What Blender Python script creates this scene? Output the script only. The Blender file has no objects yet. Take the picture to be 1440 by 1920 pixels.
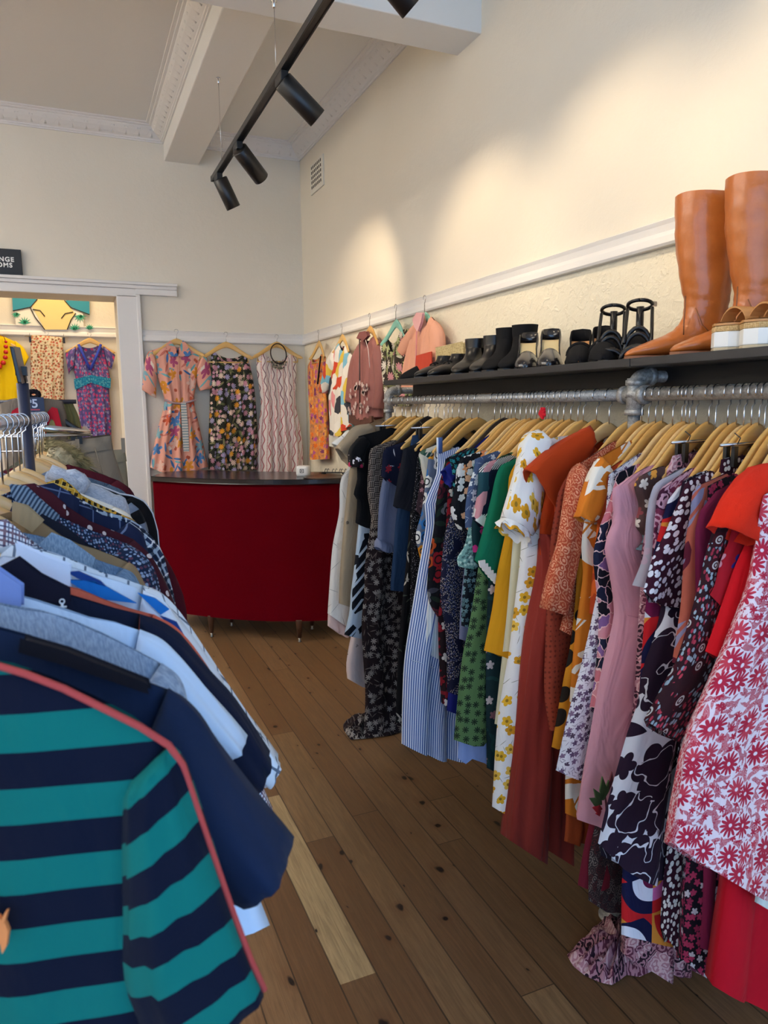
import bpy, math, random
from mathutils import Vector, Matrix
rnd = random.Random(7)
SC = bpy.context.scene
COL = SC.collection
PI = math.pi

# ------------------------------------------------------------------ camera
CAMZ = 1.55
FPX = 1350.0
YAW, PIT, ROL = math.radians(23.25), math.radians(8.40), math.radians(-0.58)
_f = Vector((math.sin(YAW)*math.cos(PIT), math.cos(YAW)*math.cos(PIT), -math.sin(PIT)))
_r = Vector((math.cos(YAW), -math.sin(YAW), 0))
_u = _r.cross(_f)
_r, _u = math.cos(ROL)*_r + math.sin(ROL)*_u, -math.sin(ROL)*_r + math.cos(ROL)*_u
CAM = Vector((0, 0, CAMZ))

def ray(x, y):
    return _f + _r*((x-720)/FPX) - _u*((y-960)/FPX)
def on_x(x, y, X):
    d = ray(x, y); return CAM + d*(X/d.x)
def on_y(x, y, Y):
    d = ray(x, y); return CAM + d*(Y/d.y)
def on_z(x, y, Z):
    d = ray(x, y); return CAM + d*((Z-CAMZ)/d.z)

cam_data = bpy.data.cameras.new('camera')
cam = bpy.data.objects.new('camera', cam_data); COL.objects.link(cam)
cam.matrix_world = Matrix(((_r.x, _u.x, -_f.x, 0), (_r.y, _u.y, -_f.y, 0), (_r.z, _u.z, -_f.z, CAMZ), (0, 0, 0, 1)))
cam_data.sensor_fit = 'VERTICAL'; cam_data.sensor_height = 36.0
cam_data.lens = FPX/1920*36.0
cam_data.clip_start = 0.02
cam_data.dof.use_dof = True; cam_data.dof.focus_distance = 2.4; cam_data.dof.aperture_fstop = 11
SC.camera = cam

# ------------------------------------------------------------------ objects
def tag(o, label=None, cat=None, group=None, kind=None):
    if label: o['label'] = label
    if cat: o['category'] = cat
    if group: o['group'] = group
    if kind: o['kind'] = kind
    return o
def empty(name, loc, label=None, cat=None, group=None):
    o = bpy.data.objects.new(name, None); COL.objects.link(o); o.location = loc
    o.empty_display_size = .05
    return tag(o, label, cat, group)

class MB:
    """collects vertices and faces (world coordinates) for one mesh"""
    def __init__(s): s.v = []; s.f = []; s.uv = []; s.smooth = []
    def add(s, vs, fs, uvs=None, smooth=True):
        b = len(s.v); s.v += [tuple(p) for p in vs]
        for i, f in enumerate(fs):
            s.f.append(tuple(b+k for k in f)); s.smooth.append(smooth)
            s.uv.append(uvs[i] if uvs else None)
        return s
    def box(s, a, b, smooth=False):
        x0, y0, z0 = a; x1, y1, z1 = b
        vs = [(x, y, z) for z in (z0, z1) for y in (y0, y1) for x in (x0, x1)]
        return s.add(vs, [(0, 2, 3, 1), (4, 5, 7, 6), (0, 1, 5, 4), (2, 6, 7, 3), (0, 4, 6, 2), (1, 3, 7, 5)], smooth=smooth)
    def obox(s, c, ax, ay, az, smooth=False):
        c, ax, ay, az = map(Vector, (c, ax, ay, az))
        vs = [c + ax*i + ay*j + az*k for k in (-1, 1) for j in (-1, 1) for i in (-1, 1)]
        return s.add(vs, [(0, 2, 3, 1), (4, 5, 7, 6), (0, 1, 5, 4), (2, 6, 7, 3), (0, 4, 6, 2), (1, 3, 7, 5)], smooth=smooth)
    def prism(s, poly, dirv, smooth=False):
        """poly: 3D points, extruded along dirv"""
        n = len(poly); d = Vector(dirv)
        vs = [Vector(p) for p in poly] + [Vector(p)+d for p in poly]
        fs = [tuple(range(n)), tuple(range(2*n-1, n-1, -1))] + [(i, (i+1) % n, n+(i+1) % n, n+i) for i in range(n)]
        return s.add(vs, fs, smooth=smooth)
    def rings(s, rings, cap0=True, cap1=True, uvs=None, closed=True, smooth=True):
        n = len(rings[0]); vs = [p for r in rings for p in r]; fs = []; U = []
        for j in range(len(rings)-1):
            for i in range(n if closed else n-1):
                k = (i+1) % n
                fs.append((j*n+i, j*n+k, (j+1)*n+k, (j+1)*n+i))
                if uvs:
                    a, b = uvs[j], uvs[j+1]
                    U.append((a[i], a[i+1], b[i+1], b[i]))
        if not uvs: U = [None]*len(fs)
        if cap0: fs.append(tuple(range(n-1, -1, -1))); U.append(tuple(uvs[0][i] for i in range(n-1, -1, -1)) if uvs else None)
        if cap1:
            b = (len(rings)-1)*n; fs.append(tuple(range(b, b+n))); U.append(tuple(uvs[-1][i] for i in range(n)) if uvs else None)
        return s.add(vs, fs, U, smooth)
    def tube(s, pts, r, n=8, cap=True):
        pts = [Vector(p) for p in pts]; rs = []
        up = None; L = 0.0; uvs = []
        for i, p in enumerate(pts):
            t = (pts[min(i+1, len(pts)-1)] - pts[max(i-1, 0)])
            if t.length < 1e-9: t = Vector((0, 0, 1))
            t.normalize()
            if up is None:
                up = Vector((0, 0, 1)) if abs(t.z) < .9 else Vector((1, 0, 0))
            x = t.cross(up)
            if x.length < 1e-6: x = t.orthogonal()
            x.normalize(); up = x.cross(t)
            rr = r(i/(len(pts)-1)) if callable(r) else r
            rs.append([p + (x*math.cos(2*PI*k/n) + up*math.sin(2*PI*k/n))*rr for k in range(n)])
            if i: L += (pts[i]-pts[i-1]).length
            uvs.append([(2*PI*rr*k/n, L) for k in range(n+1)])
        return s.rings(rs, cap, cap, uvs)
    def lathe(s, c, prof, axis=(0, 0, 1), n=20, cap=True):
        c = Vector(c); a = Vector(axis).normalized(); x = a.orthogonal().normalized(); y = a.cross(x)
        rs = [[c + a*h + (x*math.cos(2*PI*k/n)+y*math.sin(2*PI*k/n))*max(r, 1e-4) for k in range(n)] for r, h in prof]
        return s.rings(rs, cap, cap)
    def ball(s, c, r, n=10):
        rx, ry, rz = (r, r, r) if not hasattr(r, '__len__') else r
        c = Vector(c); rs = []
        for j in range(1, n):
            t = PI*j/n
            rs.append([c + Vector((rx*math.sin(t)*math.cos(2*PI*k/(2*n)), ry*math.sin(t)*math.sin(2*PI*k/(2*n)), -rz*math.cos(t))) for k in range(2*n)])
        return s.rings(rs)
    def build(s, name, m, parent=None, bevel=0, solid=0):
        me = bpy.data.meshes.new(name)
        if parent is not None and parent.type == 'EMPTY' : org = Vector(parent.location)
        elif parent is not None: org = Vector(parent.get('_o', (0, 0, 0)))
        else:
            lo = [min(p[i] for p in s.v) for i in range(3)]; hi = [max(p[i] for p in s.v) for i in range(3)]
            org = Vector(((lo[0]+hi[0])/2, (lo[1]+hi[1])/2, lo[2]))
        me.from_pydata([tuple(Vector(p)-org) for p in s.v], [], s.f)
        if True:
            lay = me.uv_layers.new(name='UVMap'); k = 0
            for f, u in zip(s.f, s.uv):
                for i in range(len(f)):
                    lay.data[k].uv = u[i] if u else (s.v[f[i]][0]-.7*s.v[f[i]][1], s.v[f[i]][2])
                    k += 1
        me.polygons.foreach_set('use_smooth', s.smooth)
        me.materials.append(m); me.update()
        o = bpy.data.objects.new(name, me); COL.objects.link(o)
        if parent is not None:
            o.parent = parent
        else: o.location = org
        o['_o'] = tuple(org)
        if bevel:
            b = o.modifiers.new('bevel', 'BEVEL'); b.width = bevel; b.segments = 2; b.limit_method = 'ANGLE'; b.angle_limit = .7
        if solid:
            b = o.modifiers.new('solid', 'SOLIDIFY'); b.thickness = solid; b.offset = 0
        return o

# ------------------------------------------------------------------ materials
def lin(h):
    if not isinstance(h, str): return tuple(h)+((1,) if len(h) == 3 else ())
    h = h.lstrip('#'); c = [int(h[i:i+2], 16)/255 for i in (0, 2, 4)]
    return tuple(x/12.92 if x <= .04045 else ((x+.055)/1.055)**2.4 for x in c) + (1,)

class N:
    def __init__(s, name):
        s.m = bpy.data.materials.new(name); s.m.use_nodes = True
        s.t = s.m.node_tree; s.t.nodes.clear()
        s.out = s.t.nodes.new('ShaderNodeOutputMaterial')
        s.p = s.t.nodes.new('ShaderNodeBsdfPrincipled')
        s.t.links.new(s.p.outputs[0], s.out.inputs[0])
    def n(s, ty, **kw):
        o = s.t.nodes.new(ty)
        for k, v in kw.items(): setattr(o, k, v)
        return o
    def put(s, sock, v):
        if isinstance(v, bpy.types.NodeSocket): s.t.links.new(v, sock)
        elif v is not None: sock.default_value = v
    def math(s, op, a, b=None, c=None, clamp=False):
        o = s.n('ShaderNodeMath', operation=op, use_clamp=clamp)
        for i, v in enumerate((a, b, c)):
            if v is not None: s.put(o.inputs[i], v)
        return o.outputs[0]
    def vmath(s, op, a, b=None):
        o = s.n('ShaderNodeVectorMath', operation=op)
        s.put(o.inputs[0], a)
        if b is not None: s.put(o.inputs[1], b)
        return o.outputs['Value'] if op in ('LENGTH', 'DOT_PRODUCT') else o.outputs[0]
    def mix(s, f, a, b):
        o = s.n('ShaderNodeMix', data_type='RGBA')
        s.put(o.inputs[0], f)
        for k, v in ((6, a), (7, b)):
            s.put(o.inputs[k], lin(v) if not isinstance(v, bpy.types.NodeSocket) else v)
        return o.outputs[2]
    def sep(s, v):
        o = s.n('ShaderNodeSeparateXYZ'); s.put(o.inputs[0], v); return o.outputs
    def comb(s, x=0.0, y=0.0, z=0.0):
        o = s.n('ShaderNodeCombineXYZ')
        for i, v in enumerate((x, y, z)): s.put(o.inputs[i], v)
        return o.outputs[0]
    def uv(s, sx=1.0, sy=None, rot=0.0, off=(0, 0), src='UV'):
        tc = s.n('ShaderNodeTexCoord'); mp = s.n('ShaderNodeMapping')
        s.t.links.new(tc.outputs[src], mp.inputs[0])
        mp.inputs['Scale'].default_value = (sx, sy if sy is not None else sx, sx)
        mp.inputs['Rotation'].default_value = (0, 0, rot)
        mp.inputs['Location'].default_value = (off[0], off[1], 0)
        return mp.outputs[0]
    def noise(s, v, scale=5.0, detail=2.0, rough=.5, dist=0.0, dims='2D'):
        o = s.n('ShaderNodeTexNoise', noise_dimensions=dims); s.put(o.inputs['Vector'], v)
        o.inputs['Scale'].default_value = scale; o.inputs['Detail'].default_value = detail
        o.inputs['Roughness'].default_value = rough; o.inputs['Distortion'].default_value = dist
        return o.outputs
    def voro(s, v, feature='F1', rand=.85, dims='2D', scale=1.0):
        o = s.n('ShaderNodeTexVoronoi', feature=feature, voronoi_dimensions=dims); s.put(o.inputs['Vector'], v)
        o.inputs['Scale'].default_value = scale; o.inputs['Randomness'].default_value = rand
        return o.outputs
    def ramp(s, f, stops, interp='CONSTANT'):
        o = s.n('ShaderNodeValToRGB'); s.put(o.inputs[0], f); cr = o.color_ramp; cr.interpolation = interp
        while len(cr.elements) < len(stops): cr.elements.new(.5)
        for e, (p, c) in zip(cr.elements, stops): e.position = p; e.color = lin(c)
        return o.outputs[0]
    def pal(s, f, cols):
        if len(cols) == 1: return lin(cols[0])
        return s.ramp(f, [(i/len(cols), c) for i, c in enumerate(cols)])
    def lt(s, a, b): return s.math('LESS_THAN', a, b)
    def gt(s, a, b): return s.math('GREATER_THAN', a, b)
    def mul(s, a, b): return s.math('MULTIPLY', a, b)
    def warp(s, v, amt=.3, scale=2.0):
        nz = s.noise(v, scale, 2)
        o = s.n('ShaderNodeVectorMath', operation='MULTIPLY_ADD')
        d = s.vmath('SUBTRACT', nz['Color'], (.5, .5, .5))
        s.put(o.inputs[0], d); o.inputs[1].default_value = (amt, amt, 0); s.put(o.inputs[2], v)
        return o.outputs[0]
    def flower(s, v, petals=5, R=.4, dens=1.0, rand=.8, lobes=.5, seed=0.0):
        """v already scaled; returns mask, centre mask, cell random"""
        if seed: v = s.vmath('ADD', v, (seed*3.7, seed*5.1, 0))
        vo = s.voro(v, rand=rand)
        d = s.sep(s.vmath('SUBTRACT', v, vo['Position']))
        c = s.n('ShaderNodeSeparateColor'); s.put(c.inputs[0], vo['Color'])
        th = s.math('ARCTAN2', d[1], d[0])
        th = s.math('ADD', th, s.mul(c.outputs[2], 6.28))
        lob = s.math('ABSOLUTE', s.math('COSINE', s.mul(th, petals/2)))
        rad = s.mul(s.math('MULTIPLY_ADD', lob, lobes, 1-lobes), R)
        dist = vo['Distance']
        m = s.lt(dist, rad)
        if dens < 1: m = s.mul(m, s.lt(c.outputs[1], dens))
        ce = s.lt(dist, R*.27)
        return m, ce, c.outputs[0], dist
    def leaf(s, v, a=.45, b=.13, dens=1.0, rand=.9, seed=1.0):
        v = s.vmath('ADD', v, (seed*7.3, seed*2.9, 0))
        vo = s.voro(v, rand=rand)
        d = s.sep(s.vmath('SUBTRACT', v, vo['Position']))
        c = s.n('ShaderNodeSeparateColor'); s.put(c.inputs[0], vo['Color'])
        an = s.mul(c.outputs[2], 6.28); co = s.math('COSINE', an); si = s.math('SINE', an)
        x = s.math('ADD', s.mul(d[0], co), s.mul(d[1], si))
        y = s.math('SUBTRACT', s.mul(d[1], co), s.mul(d[0], si))
        # pointed leaf: |y| < b*(1-(x/a)^2)
        q = s.math('SUBTRACT', 1.0, s.math('POWER', s.math('ABSOLUTE', s.math('DIVIDE', x, a)), 2.0))
        m = s.lt(s.math('ABSOLUTE', y), s.mul(q, b))
        if dens < 1: m = s.mul(m, s.lt(c.outputs[1], dens))
        return m, c.outputs[0]
    def frac(s, x): return s.math('FRACT', x)
    def line(s, x, period, w, off=0.0):
        """1 on lines of width w every period along x (metres)"""
        return s.lt(s.frac(s.math('DIVIDE', s.math('ADD', x, 50*period+off), period)), w/period)
    def cloth(s, col, rough=.85, wrinkle=.35, weave=.15, sheen=.03):
        s.put(s.p.inputs['Base Color'], lin(col) if not isinstance(col, bpy.types.NodeSocket) else col)
        s.p.inputs['Roughness'].default_value = rough
        s.p.inputs['Specular IOR Level'].default_value = .15
        s.p.inputs['Sheen Weight'].default_value = sheen
        if wrinkle or weave:
            a = s.noise(s.uv(14, 5), 1.0, 3, .55, .6)['Fac']
            h = s.mul(a, wrinkle)
            if weave:
                w = s.noise(s.uv(900, 900), 1.0, 1)['Fac']
                h = s.math('MULTIPLY_ADD', w, weave*.05, h)
            b = s.n('ShaderNodeBump'); b.inputs['Strength'].default_value = .6; b.inputs['Distance'].default_value = .03
            s.put(b.inputs['Height'], h); s.put(s.p.inputs['Normal'], b.outputs[0])
        return s.m

_mc = {}
def memo(fn):
    def g(*a, **k):
        key = (fn.__name__, repr(a), repr(sorted(k.items())))
        if key not in _mc: _mc[key] = fn(*a, **k)
        return _mc[key]
    return g

@memo
def solid(c, rough=.85, wrinkle=.35, weave=.15, metal=0, spec=.15, name='cloth', sheen=.03):
    s = N(name); s.cloth(c, rough, wrinkle, weave, sheen)
    s.p.inputs['Metallic'].default_value = metal; s.p.inputs['Specular IOR Level'].default_value = spec
    return s.m
@memo
def plain(c, rough=.5, metal=0.0, spec=.5, bump=0.0, bscale=60, name='plain', coat=0.0, mottle=0.0, c2=None):
    s = N(name); col = lin(c)
    if mottle:
        f = s.noise(s.uv(1, src='Object'), bscale, 4, .6, dims='3D')['Fac']
        f = s.ramp(f, [(.5-mottle, '#000000'), (.5+mottle, '#ffffff')], 'LINEAR')
        col = s.mix(f, c, c2)
    s.put(s.p.inputs['Base Color'], col)
    s.p.inputs['Roughness'].default_value = rough; s.p.inputs['Metallic'].default_value = metal
    s.p.inputs['Specular IOR Level'].default_value = spec; s.p.inputs['Coat Weight'].default_value = coat
    if bump:
        b = s.n('ShaderNodeBump'); b.inputs['Strength'].default_value = bump; b.inputs['Distance'].default_value = .01
        s.put(b.inputs['Height'], s.noise(s.uv(1, src='Object'), bscale, 4, .6, dims='3D')['Fac'])
        s.put(s.p.inputs['Normal'], b.outputs[0])
    return s.m
@memo
def heather(c1, c2):
    s = N('heather'); f = s.noise(s.uv(500, 160), 1, 2)['Fac']
    return s.cloth(s.mix(s.ramp(f, [(.35, '#000000'), (.65, '#ffffff')], 'LINEAR'), c1, c2))
@memo
def stripes(c1, c2, period, frac=.5, axis=0, rot=0.0, off=0.0, wrinkle=.3):
    s = N('stripes'); x = s.sep(s.uv(1, rot=rot))[axis]
    return s.cloth(s.mix(s.line(x, period, period*frac, off), c1, c2), wrinkle=wrinkle)
@memo
def check(bg, lines, rot=0.0):
    """lines: list of (colour, period, width, offset, axes)"""
    s = N('check'); u = s.sep(s.uv(1, rot=rot)); col = lin(bg)
    for c, per, w, off, axes in lines:
        m = None
        for a in axes:
            k = s.line(u[a], per, w, off); m = k if m is None else s.math('MAXIMUM', m, k)
        col = s.mix(s.mul(m, .85), col, c)
    return s.cloth(col)
@memo
def dots(bg, cols, scale, r=.3, rand=.7, wob=.0, dens=1.0):
    s = N('dots'); v = s.uv(scale)
    if wob: v = s.warp(v, wob, 1.5)
    vo = s.voro(v, rand=rand); c = s.n('ShaderNodeSeparateColor'); s.put(c.inputs[0], vo['Color'])
    m = s.lt(vo['Distance'], s.math('MULTIPLY_ADD', c.outputs[1], r*.6, r*.7))
    if dens < 1: m = s.mul(m, s.lt(c.outputs[2], dens))
    return s.cloth(s.mix(m, bg, s.pal(c.outputs[0], cols)))
@memo
def floral(bg, cols, scale, petals=5, R=.42, dens=1.0, lobes=.5, centre=None, leaf=None, lscale=1.0, lsize=(.45, .13), second=None, rough=.85, outline=None, aspect=1.0, rand=.8):
    """flowers over leaves over ground; second = (cols, scale, petals, R, dens)"""
    s = N('floral'); v = s.uv(scale, scale*aspect); col = lin(bg)
    if leaf:
        for i in range(2):
            m, c = s.leaf(s.uv(scale*lscale), lsize[0], lsize[1], .9, seed=1.0+i*1.7)
            col = s.mix(m, col, s.pal(c, leaf))
    if second:
        m, ce, c, _ = s.flower(s.uv(second[1]), second[2], second[3], second[4], seed=2.3)
        col = s.mix(m, col, s.pal(c, second[0]))
    m, ce, c, dist = s.flower(v, petals, R, dens, lobes=lobes, rand=rand)
    pc = s.pal(c, cols)
    if outline:
        shade = s.lt(s.math('ABSOLUTE', s.math('SUBTRACT', dist, R*.45)), R*.09); pc = s.mix(shade, pc, outline)
    col = s.mix(m, col, pc)
    if centre: col = s.mix(s.mul(ce, m), col, centre)
    return s.cloth(col, rough)
@memo
def swirl(bg, cols, scale, k=9.0, w=.5, warp=.5, centre=None):
    """paisley-like scrolls: warped rings around scattered points"""
    s = N('swirl'); v = s.warp(s.uv(scale), warp, 1.6)
    vo = s.voro(v, rand=1.0)
    r = s.math('SINE', s.mul(vo['Distance'], k*2))
    c = s.n('ShaderNodeSeparateColor'); s.put(c.inputs[0], vo['Color'])
    col = s.mix(s.gt(r, (1-w)*2-1), bg, s.pal(c.outputs[0], cols))
    if centre: col = s.mix(s.lt(vo['Distance'], .13), col, centre)
    return s.cloth(col)
@memo
def damask(bg, ink, scale, ink2=None):
    """dense two-tone botanical print: many-petalled blooms, curled leaves and sprigs"""
    s = N('damask'); v = s.warp(s.uv(scale), .3, 1.3)
    m1, c1 = s.leaf(v, .62, .16, .95, seed=1)
    m2, c2 = s.leaf(v, .58, .15, .95, seed=4)
    m3, c3 = s.leaf(s.uv(scale*1.7), .5, .13, .95, seed=2)
    m4, c4 = s.leaf(s.warp(s.uv(scale*1.3), .3, 1.5), .6, .14, .95, seed=6)
    f, ce, cf, dist = s.flower(s.warp(s.uv(scale*.62), .10, 2.0), 12, .44, 1.0, lobes=.55)
    g, ge, cg, gd = s.flower(s.uv(scale*1.5), 6, .36, .6, lobes=.6, seed=5.0)
    vein = s.lt(s.frac(s.mul(s.noise(v, 4.0, 1)['Fac'], 13.0)), .22)
    m = s.math('MAXIMUM', s.math('MAXIMUM', m1, m2), s.math('MAXIMUM', m3, m4))
    m = s.mul(m, s.math('SUBTRACT', 1.0, vein))
    m = s.math('MAXIMUM', m, g)
    halo = s.lt(dist, .46); core = s.lt(dist, .07)
    m = s.math('MAXIMUM', s.mul(m, s.math('SUBTRACT', 1.0, halo)), s.mul(f, s.math('SUBTRACT', 1.0, core)))
    ik = s.mix(s.gt(c1, .6), ink, ink2) if ink2 else ink
    return s.cloth(s.mix(m, bg, ik))
@memo
def speckle(bg, cols, scale, r=.3, big=None):
    s = N('speckle'); vo = s.voro(s.uv(scale, scale*.6), rand=1.0)
    c = s.n('ShaderNodeSeparateColor'); s.put(c.inputs[0], vo['Color'])
    patch = s.gt(s.noise(s.uv(scale*.08), 1, 2)['Fac'], .42)
    m = s.mul(s.lt(vo['Distance'], r), patch)
    col = s.mix(m, bg, s.pal(c.outputs[0], cols))
    if big:   # (cols, scale, R)
        f, ce, cc, dist = s.flower(s.uv(big[1]), 6, big[2], .8, lobes=.12)
        col = s.mix(f, col, big[0][0]); rg = s.lt(s.math('ABSOLUTE', s.math('SUBTRACT', dist, big[2]*.45)), big[2]*.09)
        col = s.mix(s.mul(f, rg), col, big[0][1]); col = s.mix(s.mul(f, s.lt(dist, big[2]*.2)), col, big[0][1])
    return s.cloth(col)
@memo
def basket(bg, c2, per):
    s = N('basket'); u = s.sep(s.uv(1)); a = s.math('FLOOR', s.math('DIVIDE', u[0], per*3)); b = s.math('FLOOR', s.math('DIVIDE', u[1], per*3))
    par = s.math('MODULO', s.math('ABSOLUTE', s.math('ADD', a, b)), 2.0)
    l0 = s.line(u[0], per, per*.5); l1 = s.line(u[1], per, per*.5)
    m = s.math('ADD', s.mul(par, l0), s.mul(s.math('SUBTRACT', 1.0, par), l1))
    return s.cloth(s.mix(m, bg, c2))
@memo
def patches(cols, scale, stripe=None, rand=1.0, edge=None, warp=0.0):
    """bold patchwork of angular or curved shapes"""
    s = N('patchwork'); v = s.uv(scale)
    if warp: v = s.warp(v, warp, 1.2)
    vo = s.n('ShaderNodeTexVoronoi', feature='F1', voronoi_dimensions='2D', distance='MANHATTAN' if not warp else 'EUCLIDEAN')
    s.put(vo.inputs['Vector'], v); vo.inputs['Scale'].default_value = 1; vo.inputs['Randomness'].default_value = rand
    c = s.n('ShaderNodeSeparateColor'); s.put(c.inputs[0], vo.outputs['Color'])
    col = s.pal(c.outputs[0], cols)
    if stripe:
        ln = s.line(s.sep(s.uv(1, rot=.6))[0], stripe[2], stripe[2]*.5)
        col = s.mix(s.mul(s.gt(c.outputs[1], .78), 1.0), col, s.mix(ln, stripe[0], stripe[1]))
    if edge:
        e = s.voro(v, 'DISTANCE_TO_EDGE', rand); col = s.mix(s.lt(e['Distance'], .04), col, edge)
    return s.cloth(col)
@memo
def retro(cols, per):
    """1970s circles-in-squares print"""
    s = N('retro'); u = s.sep(s.uv(1/per))
    cu = s.math('FLOOR', u[0]); cv = s.math('FLOOR', u[1])
    wn = s.n('ShaderNodeTexWhiteNoise', noise_dimensions='2D'); s.put(wn.inputs['Vector'], s.comb(cu, cv, 0.0))
    c = s.n('ShaderNodeSeparateColor'); s.put(c.inputs[0], wn.outputs['Color'])
    fx = s.math('SUBTRACT', s.frac(u[0]), s.gt(c.outputs[1], .5)); fy = s.math('SUBTRACT', s.frac(u[1]), s.gt(c.outputs[2], .5))
    d = s.math('SQRT', s.math('ADD', s.mul(fx, fx), s.mul(fy, fy)))
    k = s.math('ADD', s.mul(s.math('FLOOR', s.mul(d, 3.2)), .29), c.outputs[0])
    return s.cloth(s.pal(s.frac(k), cols))
@memo
def boldfloral(bg, ink, scale):
    """large flat blossoms with notched petals and thin veins"""
    s = N('boldfloral'); v = s.warp(s.uv(scale), .10, 2.0)
    f, ce, c, d = s.flower(v, 6, .52, 1.0, rand=.7, lobes=.30)
    f2, ce2, c2, d2 = s.flower(s.uv(scale*1.7), 5, .44, .8, rand=.9, lobes=.4, seed=3.0)
    lf, _ = s.leaf(s.uv(scale*1.2), .5, .16, .9, seed=2)
    m = s.math('MAXIMUM', s.math('MAXIMUM', f, f2), lf)
    th = s.lt(s.math('ABSOLUTE', s.math('SUBTRACT', d, s.math('MULTIPLY_ADD', s.noise(v, 3.0, 1)['Fac'], .5, .08))), .012)
    m = s.mul(m, s.math('SUBTRACT', 1.0, s.mul(th, f)))
    return s.cloth(s.mix(m, bg, ink))
@memo
def leafprint(bg, ink, scale, ink2=None):
    """large palm-leaf print"""
    s = N('leafprint'); v = s.warp(s.uv(scale), .2, 1.4)
    m1, c1 = s.leaf(v, .62, .2, 1.0, seed=1); m2, c2 = s.leaf(v, .6, .17, 1.0, seed=3)
    col = s.mix(m1, bg, ink); 
    vein = s.lt(s.frac(s.mul(s.sep(s.uv(scale, rot=.7))[0], 5.0)), .3)
    col = s.mix(s.mul(m2, s.math('SUBTRACT', 1.0, vein)), col, ink2 or ink)
    return s.cloth(col)

# ------------------------------------------------------------------ garments
class Plane:
    """vertical plane a garment hangs in: origin, horizontal axis a, normal n towards the viewer"""
    def __init__(s, o, a, side=1):
        s.o = Vector(o); s.a = Vector(a).normalized(); s.n = Vector((0, 0, 1)).cross(s.a)*side
        if (CAM - s.o).dot(s.n) < 0: s.n = -s.n
    def px(s, p):
        d = ray(*p); t = (s.o-CAM).dot(s.n)/d.dot(s.n); w = CAM + d*t
        return ((w-s.o).dot(s.a), w.z)
    def w(s, q, z, d=0.0):
        return Vector((s.o.x, s.o.y, 0)) + s.a*q + s.n*d + Vector((0, 0, z))

def interp(pts, t):
    """piecewise cubic (monotone enough) through pts [(t, v)]"""
    if t <= pts[0][0]: return pts[0][1]
    for i in range(len(pts)-1):
        t0, v0 = pts[i]; t1, v1 = pts[i+1]
        if t <= t1:
            if t1-t0 < 1e-9: return v1
            u = (t-t0)/(t1-t0)
            m0 = (v1-pts[i-1][1])/(t1-pts[i-1][0]) if i > 0 and t1-pts[i-1][0] > 1e-9 else (v1-v0)/(t1-t0)
            m1 = (pts[i+2][1]-v0)/(pts[i+2][0]-t0) if i+2 < len(pts) and pts[i+2][0]-t0 > 1e-9 else (v1-v0)/(t1-t0)
            h = t1-t0
            return ((2*u**3-3*u*u+1)*v0 + (u**3-2*u*u+u)*h*m0 + (-2*u**3+3*u*u)*v1 + (u**3-u*u)*h*m1)
    return pts[-1][1]
def lerp_line(pts, t):
    if t <= pts[0][0]: return pts[0][1]
    for (a, va), (b, vb) in zip(pts, pts[1:]):
        if t <= b: return va + (vb-va)*((t-a)/(b-a) if b-a > 1e-9 else 1)
    return pts[-1][1]

def sheet(pl, L, R, top, hem, t=(.012, .03), fold=(5, .012), seed=0, rows=26, cols=30, neck=(.05, .02), uvoff=0.0):
    """closed cloth body. L,R: [(s,z)] contours top to bottom; top/hem: [(s,z)] left to right.
    neck: extra dip of the (front, back) neckline at the middle"""
    mb = MB(); rs = []; uvs = []
    rg = random.Random(seed); ph = [rg.uniform(0, 6.28) for _ in range(6)]
    def contour(C):
        z0, z1 = C[0][1], C[-1][1]
        pts = sorted([((z0-z)/(z0-z1+1e-9), s_) for s_, z in C]); return pts
    cl, cr = contour(L), contour(R)
    bk = max(10, cols//2)
    idx = [(i/cols, 1) for i in range(cols+1)] + [(1-(i/bk), -1) for i in range(1, bk)]
    for j in range(rows+1):
        r = j/rows; ring = []; uv = []; acc = 0.0; prev = None
        sl, sr = interp(cl, r), interp(cr, r)
        T = t[0] + (t[1]-t[0])*r**.7
        if j == 0: T = .003
        elif j == 1: T *= .75
        A = fold[1]*min(1, r*1.15)**.8
        for c, sg in idx:
            q = sl + (sr-sl)*c
            zt = lerp_line(top, q if j else q)
            s0 = L[0][0] + (R[0][0]-L[0][0])*c; zt = lerp_line(top, s0)
            mid = max(0.0, 1-((s0-(L[0][0]+R[0][0])/2)/neck[2] if len(neck) > 2 else 9)**2) if len(neck) > 2 else 0
            zt -= mid*(neck[0] if sg > 0 else neck[1])
            s1 = L[-1][0] + (R[-1][0]-L[-1][0])*c; zb = lerp_line(hem, s1)
            z = zt + (zb-zt)*r
            e = math.sqrt(max(0, 1-(2*c-1)**2))
            d = sg*T*min(1, e*1.5)*(.75+.25*e)
            w = math.sin(2*PI*fold[0]*c + ph[0] + .9*math.sin(2.6*r+ph[1])) + .55*math.sin(2*PI*fold[0]*1.73*c + ph[2] + .7*math.sin(3.1*r+ph[3])) 
            w += .35*math.sin(2*PI*1.3*c+5*r+ph[4])
            ed = min(1, 6*min(c, 1-c)+.12)
            d += A*w*ed*(1 if sg > 0 else .7)
            p = pl.w(q + .25*A*math.sin(7*r+ph[5])*(1 if c < .5 else -1)*0, z, d)
            if prev is not None: acc += (p-prev).length
            prev = p; ring.append(p); uv.append((acc+uvoff, z))
        acc += (ring[0]-ring[-1]).length; uv.append((acc+uvoff, uv[0][1]))
        rs.append(ring); uvs.append(uv)
    mb.rings(rs, False, False, uvs)
    return mb

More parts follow.
